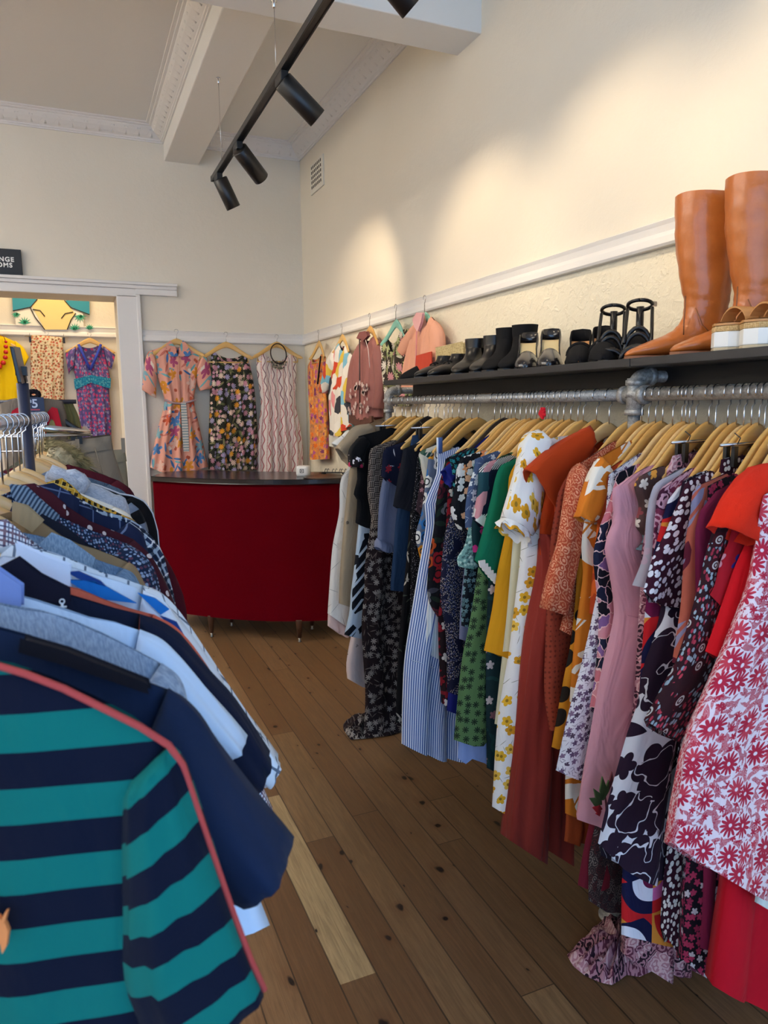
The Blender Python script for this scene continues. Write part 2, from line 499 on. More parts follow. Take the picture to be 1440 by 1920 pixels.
def loft(pl, outer, inner, rd=.03, seed=0, nr=14, n=20, wr=.004, lip=True, d0=0.0, capstart=True):
    """a sleeve or trouser leg between an outer and an inner edge, each [(s,z)]"""
    rg = random.Random(seed); ph = [rg.uniform(0, 6.28) for _ in range(4)]
    def ev(C, u):
        k = [(i/(len(C)-1), p) for i, p in enumerate(C)]
        return (interp([(a, p[0]) for a, p in k], u), interp([(a, p[1]) for a, p in k], u))
    rs = []; uvs = []; Ln = 0; pc = None
    for j in range(nr+1):
        u = j/nr; o, i = ev(outer, u), ev(inner, u)
        c = ((o[0]+i[0])/2, (o[1]+i[1])/2); h = ((o[0]-i[0])/2, (o[1]-i[1])/2)
        hl = math.hypot(*h)
        if pc: Ln += math.hypot(c[0]-pc[0], c[1]-pc[1])
        pc = c; ring = []; uv = []
        R_ = (rd(u) if callable(rd) else rd) * (.45 if j == 0 and capstart else 1)
        for k in range(n):
            f = 2*PI*k/n; co, si = math.cos(f), math.sin(f)
            wv = wr*u*math.sin(5*f+ph[0]+3*u) + wr*.7*math.sin(9*f+ph[1]-4*u)
            g = 1 + wv/max(hl, .02)
            ring.append(pl.w(c[0]+h[0]*co*g, c[1]+h[1]*co*g, d0 + si*(R_+wv)))
            uv.append((f/(2*PI)*2*(hl+R_)*1.4, -Ln))
        uv.append((2*(hl+R_)*1.4, -Ln)); rs.append(ring); uvs.append(uv)
    if lip:
        cen = sum(rs[-1], Vector())/n; cup = sum(rs[-3], Vector())/n
        ins = [cen + (p-cen)*.93 for p in rs[-1]]; deep = [cup + (p-cup)*.9 for p in rs[-3]]
        rs += [ins, deep]; uvs += [uvs[-1], uvs[-3]]
    mb = MB(); mb.rings(rs, capstart, lip, uvs)
    return mb

def strip_tube(pl, pts, r, d=0.0, n=6):
    mb = MB(); mb.tube([pl.w(q, z, d) for q, z in pts], r, n); return mb

# ------------------------------------------------------------------ hangers
HDROP = .112
def hdrop(s_, half=.205):
    x = min(1, abs(s_)/half); return HDROP*(.55*(3*x*x-2*x**3)+.45*x)

WOOD = None
def wood_mat(a='#cf9f55', b='#dfb56c', name='hanger_wood'):
    s = N(name); v = s.uv(1, src='Object'); sx = s.sep(v)
    f = s.noise(s.comb(s.mul(sx[0], 14.0), s.mul(sx[1], 14.0), s.mul(sx[2], 160.0)), 1.0, 3, dims='3D')['Fac']
    col = s.mix(f, a, b)
    s.put(s.p.inputs['Base Color'], col); s.p.inputs['Roughness'].default_value = .38
    s.p.inputs['Specular IOR Level'].default_value = .5; s.p.inputs['Coat Weight'].default_value = .25
    return s.m
HW = [wood_mat(), wood_mat('#c8924a', '#d6a55b', 'hanger_wood'), wood_mat('#d9b173', '#e6c48c', 'hanger_wood'), plain('#2a211e', .35, name='dark_wood')]
HWP = [wood_mat('#cba168', '#d9b57e', 'pale_wood'), wood_mat('#bd8f56', '#cda56c', 'pale_wood'), wood_mat('#d0aa74', '#dfbf8e', 'pale_wood')]
STEEL = plain('#c9c9cc', .22, 1.0, name='steel')
BLACKP = plain('#101012', .4, name='black_plastic')

def hanger(pl, zneck, zrail, rr, label, group, mat, half=.205, bar=False, yaw=0.0, thick=.0062, bow=.022, clips=False, rail_o=None, cat='coat hanger', name='coat_hanger'):
    root = empty(name, pl.w(0, zneck-HDROP-.03), label, cat, group)
    mb = MB(); rs = []
    n = 22
    for i in range(n+1):
        q = -half + 2*half*i/n; x = abs(q)/half
        zt = zneck - hdrop(q, half); hh = (.046-.020*x) * (1 if x < .93 else max(.35, math.sqrt(max(0, 1-((x-.93)/.07)**2))))
        if x > .93: zt -= (.026-hh)*.5
        dd = bow*x*x - bow*.18
        ring = []
        for k in range(10):
            f = 2*PI*k/10; cx = math.copysign(abs(math.cos(f))**.6, math.cos(f)); sz = math.copysign(abs(math.sin(f))**.75, math.sin(f))
            ring.append(pl.w(q, zt-hh/2+sz*hh/2, dd+cx*thick))
        rs.append(ring)
    if not clips:
        mb.rings(rs); mb.build('shoulder_bar', mat, root)
        if bar:
            b = MB(); b.tube([pl.w(-half*.8, zneck-HDROP-.045, .01), pl.w(half*.8, zneck-HDROP-.045, .01)], .005, 8)
            b.tube([pl.w(-half*.8, zneck-HDROP+.0, .01), pl.w(-half*.8, zneck-HDROP-.047, .01)], .004, 6)
            b.tube([pl.w(half*.8, zneck-HDROP+.0, .01), pl.w(half*.8, zneck-HDROP-.047, .01)], .004, 6)
            b.build('trouser_bar', mat, root)
    else:
        b = MB(); b.tube([pl.w(-.17, zneck-.005), pl.w(.17, zneck-.005)], .0035, 8); b.build('clip_bar', STEEL, root)
        for sx in (-.13, .13):
            c = MB(); c.obox(pl.w(sx, zneck-.03, .009), pl.a*.008, pl.n*.004, (0, 0, .022)); c.obox(pl.w(sx, zneck-.03, -.009), pl.a*.008, pl.n*.004, (0, 0, .026))
            c.tube([pl.w(sx, zneck-.004, .014), pl.w(sx, zneck+.010, .02), pl.w(sx, zneck+.02, .006)], .0015, 6)
            c.build('clip', BLACKP, root, bevel=.002)
    # hook over the rail
    hk = MB(); pts = []
    zc = zrail; R_ = rr + .004
    for k in range(15):
        a = -0.75*PI*0 + PI*1.12 - PI*1.45*k/14      # from the back lip over the top to the front
        pts.append(pl.w(math.cos(a)*R_, zc+math.sin(a)*R_))
    pts += [pl.w(R_*.55, zc-R_*1.25), pl.w(.001, zc-R_*1.6), pl.w(0, zneck-.012)]
    hk.tube(pts, .0017, 6); hk.build('hook', STEEL, root)
    return root

def garment_root(pl, zhem, name, label, cat, group):
    return empty(name, pl.w(0, zhem), label, cat, group)

# ------------------------------------------------------------------ the room
XW, YB, ZC = 1.76, 5.68, 3.525
XL, YF = -4.2, -1.3
def wall_mat(c, name, rough=.9, bump=.12, bs=30, big=0.0, grime=None):
    s = N(name); v = s.uv(1, src='Object')
    f = s.noise(v, .9, 4, .6, dims='3D')['Fac']
    col = s.mix(s.ramp(f, [(.3, '#000000'), (.75, '#ffffff')], 'LINEAR'), c, grime or c)
    s.put(s.p.inputs['Base Color'], col); s.p.inputs['Roughness'].default_value = rough
    s.p.inputs['Specular IOR Level'].default_value = .2
    h = s.noise(v, bs, 5, .65, dims='3D')['Fac']
    if big:
        k = s.noise(v, 26, 3, .6, .8, dims='3D')['Fac']
        h = s.math('ADD', h, s.mul(s.ramp(k, [(.52, '#000000'), (.62, '#ffffff')], 'LINEAR'), big))
    b = s.n('ShaderNodeBump'); b.inputs['Strength'].default_value = bump; b.inputs['Distance'].default_value = .02
    s.put(b.inputs['Height'], h); s.put(s.p.inputs['Normal'], b.outputs[0])
    return s.m
WALL = wall_mat('#e9dfcd', 'wall_paint', grime='#e4d9c6')
WALLR = wall_mat('#efe4cb', 'rough_wall_paint', bump=.30, bs=34, big=.5, grime='#ece0c6')
TRIM = wall_mat('#e7e2dc', 'trim_paint', rough=.45, bump=.05, bs=15)
CEIL = wall_mat('#e9e6e0', 'ceiling_paint', bump=.06)

def floor_mat():
    s = N('pine_boards'); u = s.sep(s.uv(1, src='Object'))
    W = .1062; xx = s.math('DIVIDE', s.math('SUBTRACT', u[0], .0345-5*W), W)      # board edges fall on x = .5655 + k W
    bi = s.math('FLOOR', xx); fx = s.frac(xx)
    def wn(a, b, k):
        o = s.n('ShaderNodeTexWhiteNoise', noise_dimensions='3D'); s.put(o.inputs['Vector'], s.comb(a, b, k)); return o.outputs['Value']
    off = s.mul(wn(bi, 0.0, 1.0), 3.1)
    yy = s.math('DIVIDE', s.math('ADD', u[1], off), 2.6); yi = s.math('FLOOR', yy); fy = s.frac(yy)
    rv = wn(bi, yi, 2.0)
    base = s.ramp(rv, [(0, '#6a4b2f'), (.25, '#76583a'), (.5, '#846445'), (.75, '#90724f'), (1, '#6d4f32')], 'LINEAR')
    # the one pale replaced board
    b0 = s.math('FLOOR', s.mul(s.math('SUBTRACT', .62, .0345-5*W), 1/W))
    isb = s.mul(s.lt(s.math('ABSOLUTE', s.math('SUBTRACT', bi, b0)), .5), s.mul(s.gt(u[1], 1.652), s.lt(u[1], 2.66)))
    base = s.mix(isb, base, '#b0956c')
    # grain
    gv = s.comb(s.math('ADD', s.mul(u[0], 1.0), s.mul(rv, 30.0)), s.mul(u[1], .055), rv)
    g = s.noise(gv, 95.0, 4, .6, 1.2, dims='3D')['Fac']
    gl = s.noise(s.comb(s.mul(u[0], 5.0), s.mul(u[1], .9), rv), 2.2, 3, .6, .6, dims='3D')['Fac']
    col = s.mix(s.ramp(g, [(.36, '#000000'), (.68, '#ffffff')], 'LINEAR'), s.mix(.38, base, '#3a2312'), base)
    col = s.mix(s.mul(s.ramp(gl, [(.45, '#000000'), (.8, '#ffffff')], 'LINEAR'), .35), col, '#6f4a29')
    # knots
    kv = s.comb(s.math('ADD', s.mul(u[0], 1.35), s.mul(bi, 3.3)), s.mul(u[1], .8), 0.0)
    vo = s.voro(s.warp(kv, .06, 9.0), rand=1.0, scale=5.4)
    c = s.n('ShaderNodeSeparateColor'); s.put(c.inputs[0], vo['Color'])
    rad = s.math('MULTIPLY_ADD', c.outputs[0], .085, .015)
    k1 = s.mul(s.math('SUBTRACT', 1.0, s.math('DIVIDE', vo['Distance'], rad), clamp=True), s.lt(c.outputs[1], .62))
    k2 = s.mul(s.math('SUBTRACT', 1.0, s.math('DIVIDE', vo['Distance'], s.mul(rad, 3.0)), clamp=True), s.lt(c.outputs[1], .62))
    col = s.mix(s.mul(k2, .45), col, '#5a3318')
    col = s.mix(s.math('MULTIPLY', k1, 2.2, clamp=True), col, '#1d0f08')
    # gaps
    gap = s.math('MAXIMUM', s.lt(fx, .025), s.gt(fx, .982)); gap = s.math('MAXIMUM', gap, s.lt(fy, .0012))
    gs = s.noise(s.comb(bi, s.mul(u[1], 1.3), 0.0), 2.0, 2, dims='3D')['Fac']
    col = s.mix(s.mul(gap, s.math('MULTIPLY_ADD', gs, .6, .35)), col, '#140b06')
    s.put(s.p.inputs['Base Color'], col)
    s.put(s.p.inputs['Roughness'], s.math('MULTIPLY_ADD', g, .25, .38)); s.p.inputs['Specular IOR Level'].default_value = .4
    b = s.n('ShaderNodeBump'); b.inputs['Strength'].default_value = .35; b.inputs['Distance'].default_value = .006
    s.put(b.inputs['Height'], s.math('SUBTRACT', s.mul(g, .25), gap)); s.put(s.p.inputs['Normal'], b.outputs[0])
    return s.m

def struct(name, mb, m, bevel=0):
    o = mb.build(name, m, bevel=bevel); o['kind'] = 'structure'; return o

def floor_plane():
    me = bpy.data.meshes.new('floor')
    me.from_pydata([(XL, YF, -.05), (XW+.2, YF, -.05), (XW+.2, 7.2, -.05), (XL, 7.2, -.05), (XL, YF, 0), (XW+.2, YF, 0), (XW+.2, 7.2, 0), (XL, 7.2, 0)], [],
                   [(3, 2, 1, 0), (4, 5, 6, 7), (0, 1, 5, 4), (1, 2, 6, 5), (2, 3, 7, 6), (3, 0, 4, 7)])
    me.materials.append(floor_mat()); o = bpy.data.objects.new('floor', me); COL.objects.link(o); o['kind'] = 'structure'
floor_plane()

YA = 6.9            # far wall of the changing-room alcove
DX0, DX1, DZ = -2.3, .358, 2.345
wb = MB()
wb.box((DX1, YB, 0), (XW+.2, YB+.3, ZC)); wb.box((XL, YB, DZ), (DX1, YB+.3, ZC)); wb.box((XL, YB, 0), (DX0, YB+.3, DZ))
struct('wall_back', wb, WALL)
RZ0, RZ1 = 2.035, 2.118
wr = MB(); wr.box((XW, YF, RZ0+.02), (XW+.2, YB, ZC)); struct('wall_right', wr, WALL)
wr = MB(); wr.box((XW, YF, 0), (XW+.2, YB, RZ0+.02)); struct('wall_right_lower', wr, WALLR)
struct('wall_left', MB().box((XL-.2, YF, 0), (XL, 7.2, ZC)), WALL)
struct('wall_alcove', MB().box((XL, YA, 0), (XW+.2, YA+.2, ZC)), WALL)
struct('wall_alcove_side', MB().box((1.05, YB+.3, 0), (1.2, YA, ZC)), WALL)
struct('ceiling', MB().box((XL, YF, ZC), (XW+.2, 7.2, ZC+.15)), CEIL)
# shop front behind the camera: bulkhead above and low sill below the display windows
wf = MB(); wf.box((XL, YF-.2, 2.9), (XW+.2, YF, ZC)); wf.box((XL, YF-.2, 0), (XW+.2, YF, .35))
for x in (XL, -1.4, 1.35): wf.box((x, YF-.2, .35), (x+.16, YF, 2.9))
struct('wall_front', wf, WALL)

# beams
struct('beam_cross', MB().box((XL, 2.965, 3.155), (XW+.05, 3.185, ZC+.02)), CEIL, bevel=.006)
struct('beam_long', MB().box((.742, 3.185, 3.312), (.985, YB+.05, ZC+.02)), CEIL, bevel=.006)

# cornices: an extruded profile with a raised swag-and-dart run on its face
def cornice(name, p0, p1, inward, ztop=ZC):
    p0, p1 = Vector(p0), Vector(p1); d = (p1-p0); L = d.length; d.normalize(); n = Vector(inward)
    prof = [(a*.82, b*.66) for a, b in [(0, -.15), (.012, -.15), (.014, -.138), (.024, -.134), (.026, -.122), (.05, -.105), (.085, -.07), (.105, -.04), (.108, -.03), (.125, -.026), (.128, -.014), (.15, -.012), (.152, 0), (0, 0)]]
    mb = MB(); mb.prism([p0 + n*a + Vector((0, 0, ztop+b)) for a, b in prof], d*L)
    k = int(L/.085); st = L/k
    def face(t, v):                 # point on the sloping face, v 0 bottom .. 1 top
        return p0 + d*t + n*(.82*(.028+.08*v)) + Vector((0, 0, ztop-.66*(.121-.084*v)))
    for i in range(k):
        t = st*i
        arc = [face(t+st*(.08+.84*j/8), .28 + .55*abs(2*j/8-1)**2.2) for j in range(9)]
        mb.tube(arc, .0052, 5)
        mb.tube([face(t, .15), face(t, .5), face(t, .8)], lambda u: .009*(1-.75*u), 5)
    struct(name, mb, TRIM)
cornice('trim_1', (XL, YB, 0), (.742, YB, 0), (0, -1, 0))
cornice('trim_2', (.985, YB, 0), (XW, YB, 0), (0, -1, 0))
cornice('trim_3', (XW, YB, 0), (XW, 3.185, 0), (-1, 0, 0))
cornice('trim_4', (.742, YB, 0), (.742, 3.185, 0), (-1, 0, 0))
cornice('trim_5', (.985, YB, 0), (.985, 3.185, 0), (1, 0, 0))

# picture rails, the door frame and the moulding over it
def rail(name, p0, p1, inward, z0=RZ0, z1=RZ1, dep=.028):
    p0, p1 = Vector(p0), Vector(p1); n = Vector(inward)
    prof = [(0, z0), (dep*.8, z0), (dep, z0+.008), (dep*.85, z0+.03), (dep*.55, z0+.045), (dep*.7, z1-.018), (dep*.9, z1-.006), (dep*.5, z1), (0, z1)]
    struct(name, MB().prism([p0 + n*a + Vector((0, 0, b)) for a, b in prof], p1-p0), TRIM)
rail('trim_6', (.522, YB, 0), (XW, YB, 0), (0, -1, 0))
rail('trim_7', (XW, YB, 0), (XW, YF, 0), (-1, 0, 0))
AZ = 2.162
rail('trim_8', (XL, YA, 0), (1.05, YA, 0), (0, -1, 0), AZ, AZ+.09)
dt = MB(); dt.box((DX1, YB-.026, 0), (DX1+.162, YB, DZ+.012)); dt.box((DX1+.135, YB-.036, 0), (DX1+.162, YB, DZ+.012))
dt.box((DX0-.1, YB-.026, DZ), (DX1+.162, YB, DZ+.06)); dt.box((DX0-.12, YB-.04, DZ+.06), (.782, YB, DZ+.085)); dt.box((DX1+.13, YB-.036, DZ+.018), (.782, YB, DZ+.06))
dt.box((DX0-.12, YB-.052, DZ+.085), (.785, YB, DZ+.106))
struct('trim_9', dt, TRIM, bevel=.004)
struct('baseboard_right', MB().box((XW-.02, YF, 0), (XW, YB, .14)), TRIM, bevel=.004)
struct('baseboard_back', MB().box((.522, YB-.02, 0), (XW-.02, YB, .14)), TRIM, bevel=.004)

# wall vent
vt = empty('wall_vent', (XW, 5.24, 3.10), 'small white perforated air vent high on the wall by the corner', 'vent')
VM = plain('#e3dccd', .7); VD = plain('#3a332a', .9)
m = MB(); m.box((XW-.012, 5.10, 3.10), (XW, 5.39, 3.31)); m.build('plate', VM, vt, bevel=.003)
m = MB()
for i in range(7):
    for j in range(5):
        y = 5.14+i*.034; z = 3.135+j*.034; m.box((XW-.0135, y, z), (XW-.0115, y+.016, z+.02))
m.build('slots', VD, vt)

# sign over the doorway
sg = empty('door_sign', (-.55, YB-.02, 2.456), 'black sign with white capitals standing on the doorway moulding', 'sign')
MB().box((-.86, YB-.03, 2.453), (-.236, YB-.018, 2.622)).build('panel', plain('#15171a', .5), sg, bevel=.002)
def text(body, size, loc, rot, m, parent, name='lettering', align='RIGHT', extrude=.001, bold=.0, space=1.0):
    c = bpy.data.curves.new(name, 'FONT'); c.body = body; c.size = size; c.align_x = align; c.extrude = extrude; c.offset = bold; c.space_character = space
    t = bpy.data.objects.new(name, c); COL.objects.link(t); bpy.context.view_layer.update()
    me = bpy.data.meshes.new_from_object(t.evaluated_get(bpy.context.evaluated_depsgraph_get())); bpy.data.objects.remove(t); bpy.data.curves.remove(c)
    me.materials.clear(); me.materials.append(m); o = bpy.data.objects.new(name, me); COL.objects.link(o)
    o.rotation_euler = rot
    o.parent = parent; o.location = Vector(loc) - Vector(parent.location)
    return o
WHITE = plain('#f2f0ea', .6)
for word, x, y in (('CHANGE', 26.5, 491), ('ROOMS', 23.5, 501.5)):
    q = on_y(x, y, YB-.0305); text(word, .0415, (q.x, YB-.0305, q.z), (PI/2, 0, 0), WHITE, sg, bold=.0013, space=1.2)

# painting in the alcove
pt = empty('wall_painting', (.1, YA-.02, 2.25), 'painting of a pale yellow shape between teal curves and green leaves', 'painting')
MB().box((-.37, YA-.03, 2.245), (.155, YA, 2.62)).build('canvas', plain('#efe8d8', .8), pt)
def flat(pxs, Y, m, name, parent, th=.002):
    P = [on_y(x, y, Y) for x, y in pxs]; mb = MB(); mb.prism(P, (0, th, 0)); return mb.build(name, m, parent)
TEAL = plain('#2f8ea3', .7); YEL = plain('#efd28a', .7); LEAFG = plain('#37a07c', .7); INK = plain('#2b2622', .7)
flat([(57, 569), (70, 562), (70, 540), (120, 540), (120, 561), (141, 588), (126, 618), (84, 618)], YA-.033, YEL, 'yellow_shape', pt)
flat([(22, 540), (70, 540), (68, 565), (57, 576), (24, 583)], YA-.034, TEAL, 'teal_shape', pt)
flat([(121, 540), (167, 540), (168, 589), (150, 584), (133, 575), (124, 566)], YA-.034, TEAL, 'teal_shape', pt)
for x, y, s_ in ((46, 606, 1), (30, 588, .7), (150, 592, 1), (140, 617, .9), (168, 616, .7)):
    mb = MB()
    for k in range(7):
        a = PI*(.05+.15*k) + (PI if y < 600 else 0)*1; L = 13*s_
        tip = (x+L*math.cos(a), y-L*math.sin(a)); b1 = (x+2.4*math.cos(a+1.57), y-2.4*math.sin(a+1.57)); b2 = (x-2.4*math.cos(a+1.57), y+2.4*math.sin(a+1.57))
        mb.prism([on_y(*q, YA-.034) for q in (b1, tip, b2)], (0, .002, 0))
    mb.build('leaf', LEAFG, pt)
for pts in ([(57, 577), (66, 595), (84, 618)], [(142, 587), (133, 600), (126, 618)], [(61, 580), (75, 582), (84, 593)], [(115, 597), (122, 588), (137, 585)], [(24, 583), (57, 576), (70, 561)], [(121, 563), (133, 577), (168, 590)]):
    MB().tube([on_y(*q, YA-.036) for q in pts], .004, 5).build('ink_line', INK, pt)

# ------------------------------------------------------------------ track lights
TX, TZ = .855, 2.862
BLK = plain('#0c0d0f', .38, spec=.5); BLK2 = plain('#141518', .5)
tr = empty('lighting_track', (TX, 2.5, TZ), 'long black lighting track hung on thin cables from the ceiling', 'lighting track')
m = MB(); m.box((TX-.018, -1.2, TZ-.012), (TX+.018, 4.44, TZ+.012)); m.box((TX-.018, -1.2, TZ-.016), (TX-.012, 4.44, TZ-.010)); m.box((TX+.012, -1.2, TZ-.016), (TX+.018, 4.44, TZ-.010))
m.build('rail', BLK, tr, bevel=.002)
MB().box((TX-.019, 4.43, TZ-.017), (TX+.019, 4.445, TZ+.013)).build('end_cap', BLK2, tr, bevel=.002)
for y, zt in ((4.20, 3.312), (3.05, 3.155), (.9, ZC)):
    m = MB(); m.tube([(TX, y, TZ+.01), (TX, y, zt-.02)], .0012, 6); m.build('cable', STEEL, tr)
    m = MB(); m.lathe((TX, y, zt-.03), [(.004, 0), (.007, .004), (.007, .022), (.012, .024), (.012, .03)]); m.build('ceiling_clip', STEEL, tr)
EMIT = bpy.data.materials.new('lamp_face'); EMIT.use_nodes = True
_n = EMIT.node_tree; _n.nodes.clear(); _e = _n.nodes.new('ShaderNodeEmission'); _o = _n.nodes.new('ShaderNodeOutputMaterial')
_e.inputs[0].default_value = (1, .78, .5, 1); _e.inputs[1].default_value = 12; _n.links.new(_e.outputs[0], _o.inputs[0])
HEADS = [  # y of the fixing, direction, length, energy, half-angle, label
    (4.285, (.46, .12, -.88), .165, 9, 36, 'black spotlight at the far end of the track, hanging steepest'),
    (3.763, (.70, .46, -.55), .185, 19, 36, 'second black spotlight from the far end of the track'),
    (2.947, (.76, -.02, -.65), .185, 14, 44, 'third black spotlight from the far end, beside a cable'),
    (2.06, (.76, .0, -.65), .185, 12.5, 47, 'black spotlight cut off by the top edge, nearest in view'),
    (1.25, (.76, .0, -.65), .185, 12.5, 47, None),
    (.4, (.76, .0, -.65), .185, 11.5, 47, None)]
def spot(y, dv, L, en, ang, label):
    d = Vector(dv).normalized(); P = Vector((TX+.012, y, TZ-.03))
    root = None
    c0 = P + Vector((0, 0, -.03)) - d*.02
    if label:
        root = empty('spotlight', (TX, y, TZ), label, 'spotlight', 'black track spotlights')
        m = MB(); m.box((TX-.016, y-.02, TZ-.05), (TX+.016, y+.07, TZ-.012)); m.build('adapter', BLK2, root, bevel=.004)
        m = MB(); m.tube([(TX, y+.03, TZ-.04), (TX, y+.02, TZ-.07), tuple(c0+d*.05)], .011, 8); m.build('arm', BLK2, root)
        m = MB(); r = .041
        m.lathe(tuple(c0), [(.001, 0), (r*.9, 0), (r, .004), (r, L-.002), (r-.002, L), (r-.006, L), (r-.006, L-.025), (.001, L-.026)], d, 32)
        m.build('housing', BLK, root)
        m = MB(); m.lathe(tuple(c0+d*(L-.022)), [(.001, 0), (r-.0065, 0), (r-.0065, .002), (.001, .003)], d, 24); m.build('lamp_face', EMIT, root)
    ld = bpy.data.lights.new('spot_lamp', 'SPOT'); ld.energy = en; ld.color = (1, .80, .55); ld.spot_size = math.radians(2*ang); ld.spot_blend = .75; ld.shadow_soft_size = .02
    lo = bpy.data.objects.new('spot_lamp', ld); COL.objects.link(lo)
    lo.location = c0 + d*(L+.004); lo.rotation_euler = d.to_track_quat('-Z', 'Y').to_euler()
    if root: lo.parent = root; lo.location = lo.location - root.location
for h in HEADS: spot(*h)

# daylight from the street through the shop front, and the alcove lamp
W = bpy.data.worlds.new('sky'); SC.world = W; W.use_nodes = True
W.node_tree.nodes['Background'].inputs[0].default_value = (.40, .64, 1.0, 1); W.node_tree.nodes['Background'].inputs[1].default_value = 2.6
def area(name, loc, rot, sx, sy, en, col):
    ld = bpy.data.lights.new(name, 'AREA'); ld.shape = 'RECTANGLE'; ld.size = sx; ld.size_y = sy; ld.energy = en; ld.color = col
    o = bpy.data.objects.new(name, ld); COL.objects.link(o); o.location = loc; o.rotation_euler = rot; return o
area('alcove_lamp', (-.1, YA-.55, 3.2), (0, 0, 0), 1.0, .3, 14, (1, .82, .56))
# added fill spots, out of view, aimed at left wall and ceiling for bounce light
for y in (.6, 2.0, 3.4, 4.8):
    ld = bpy.data.lights.new('added_wash_fill', 'SPOT'); ld.energy = 470; ld.color = (.98, .98, 1.0); ld.spot_size = math.radians(120); ld.spot_blend = .8; ld.shadow_soft_size = .04
    lo = bpy.data.objects.new('added_wash_fill', ld); COL.objects.link(lo); lo.location = (-2.3, y, TZ-.1)
    lo.rotation_euler = Vector((-.62, 0, .78)).normalized().to_track_quat('-Z', 'Y').to_euler()
SC.view_settings.view_transform = 'Standard'; SC.view_settings.look = 'None'; SC.view_settings.gamma = 1; SC.view_settings.use_curve_mapping = False
SC.view_settings.exposure = 0.37
SC.cycles.max_bounces = 6; SC.cycles.diffuse_bounces = 4; SC.cycles.glossy_bounces = 3; SC.cycles.sample_clamp_indirect = 4
try: SC.cycles.use_denoising = True
except Exception: pass

# ------------------------------------------------------------------ right-hand pipe rack with its shoe shelf
XP, ZP = 1.42, 1.572
def galv():
    s = N('galvanised_pipe'); v = s.uv(1, src='Object')
    f = s.noise(v, 130, 4, .7, dims='3D')['Fac']
    s.put(s.p.inputs['Base Color'], s.ramp(f, [(.35, '#7a7977'), (.6, '#a5a4a1'), (.75, '#c9c7c2')], 'LINEAR'))
    s.p.inputs['Metallic'].default_value = .45; s.put(s.p.inputs['Roughness'], s.math('MULTIPLY_ADD', f, .3, .38))
    return s.m
GALV = galv()
rk = empty('pipe_clothes_rack', (XP, 1.5, 0), 'galvanised pipe clothes rack along the right wall under the shoe shelf', 'clothes rack')
PR = .0165
YT, YE = 1.56, 3.235
m = MB(); m.tube([(XP, -.6, ZP), (XP, YT-.03, ZP)], PR, 16); m.build('rail_pipe', GALV, rk)
m = MB(); m.tube([(XP, YT+.03, ZP), (XP, YE, ZP)], PR, 16); m.build('rail_pipe', GALV, rk)
def fitting_elbow(y):
    zt = 1.622
    m = MB(); arc = [(XP + .034*(1-math.cos(a)), y, zt-.034+.034*math.sin(a)) for a in [PI/2*k/8 for k in range(9)]]
    arc = [(XP, y, zt-.052)] + arc + [(XP+.055, y, zt)]
    m.tube(arc, .0215, 16)
    m.tube([(XP, y, zt-.056), (XP, y, zt-.040)], .0255, 16); m.tube([(XP+.042, y, zt), (XP+.058, y, zt)], .0255, 16)
    m.build('elbow', GALV, rk)
    m = MB(); m.tube([(XP+.05, y, zt), (XW, y, zt)], PR, 14); m.build('wall_arm', GALV, rk)
    m = MB(); m.lathe((XW-.001, y, zt), [(.001, 0), (.04, 0), (.04, .006), (.024, .008), (.024, .02), (.001, .02)], (-1, 0, 0)); m.build('wall_flange', GALV, rk)
for y in (YT, YE): fitting_elbow(y)
m = MB(); m.tube([(XP, YT, ZP-.05), (XP, YT, ZP+.045)], .0215, 16)
for a, b in (((XP, YT, ZP-.055), (XP, YT, ZP-.040)), ((XP, YT, ZP+.026), (XP, YT, ZP+.04)), ((XP, YT-.045, ZP), (XP, YT-.030, ZP)), ((XP, YT+.030, ZP), (XP, YT+.045, ZP))): m.tube([a, b], .0255, 16)
m.tube([(XP, YT-.04, ZP), (XP, YT+.04, ZP)], .0215, 16); m.build('tee', GALV, rk)
m = MB(); m.tube([(XP, YE, ZP-.05), (XP, YE, ZP+.035)], .0215, 16); m.tube([(XP, YE-.04, ZP), (XP, YE, ZP)], .0215, 16); m.tube([(XP, YE-.045, ZP), (XP, YE-.03, ZP)], .0255, 16); m.tube([(XP, YE, ZP-.055), (XP, YE, ZP-.04)], .0255, 16); m.build('tee', GALV, rk)
for y in (YT, YE):
    m = MB(); m.tube([(XP, y, .012), (XP, y, ZP-.04)], PR, 14); m.build('leg_pipe', GALV, rk)
    m = MB(); m.lathe((XP, y, 0), [(.001, 0), (.045, 0), (.045, .008), (.024, .010), (.024, .03), (.001, .03)]); m.build('floor_flange', GALV, rk)

SZ = 1.668
sh = empty('shoe_shelf', (1.56, 1.5, SZ-.022), 'long black painted shelf above the clothes rail, holding the shoes', 'shelf')
BP = plain('#1b1b1d', .45, spec=.4, mottle=.25, c2='#26262a', bscale=14)
MB().box((1.375, 1.535, SZ-.022), (XW-.002, 3.19, SZ)).build('board', BP, sh, bevel=.002)
MB().box((1.375, -.6, SZ-.022), (XW-.002, 1.533, SZ)).build('board', BP, sh, bevel=.002)
MB().box((1.52, -.6, 1.595), (1.54, 3.17, SZ-.022)).build('stiffener', plain('#0d0d0f', .6), sh)

# ---- garments on the rail, listed from the far end to the near end; traced contours are placed in each garment's own plane
KR = .20          # the hangers hang a little askew
def rplane(y):
    return Plane((XP, y, 0), (1, KR, 0))
def tip_y(p):
    # height-independent: intersect the ray with the tip's distance from the rail
    X = XP - .2; q = on_x(p[0], p[1], X); return q.y + KR*.2

RG = []
def R(short, y, L, hem, mat, cat='dress', name=None, **k): RG.append(dict(short=short, y=y, L=L, hem=hem, mat=mat, cat=cat, name=name or cat.replace(' ', '_'), **k))

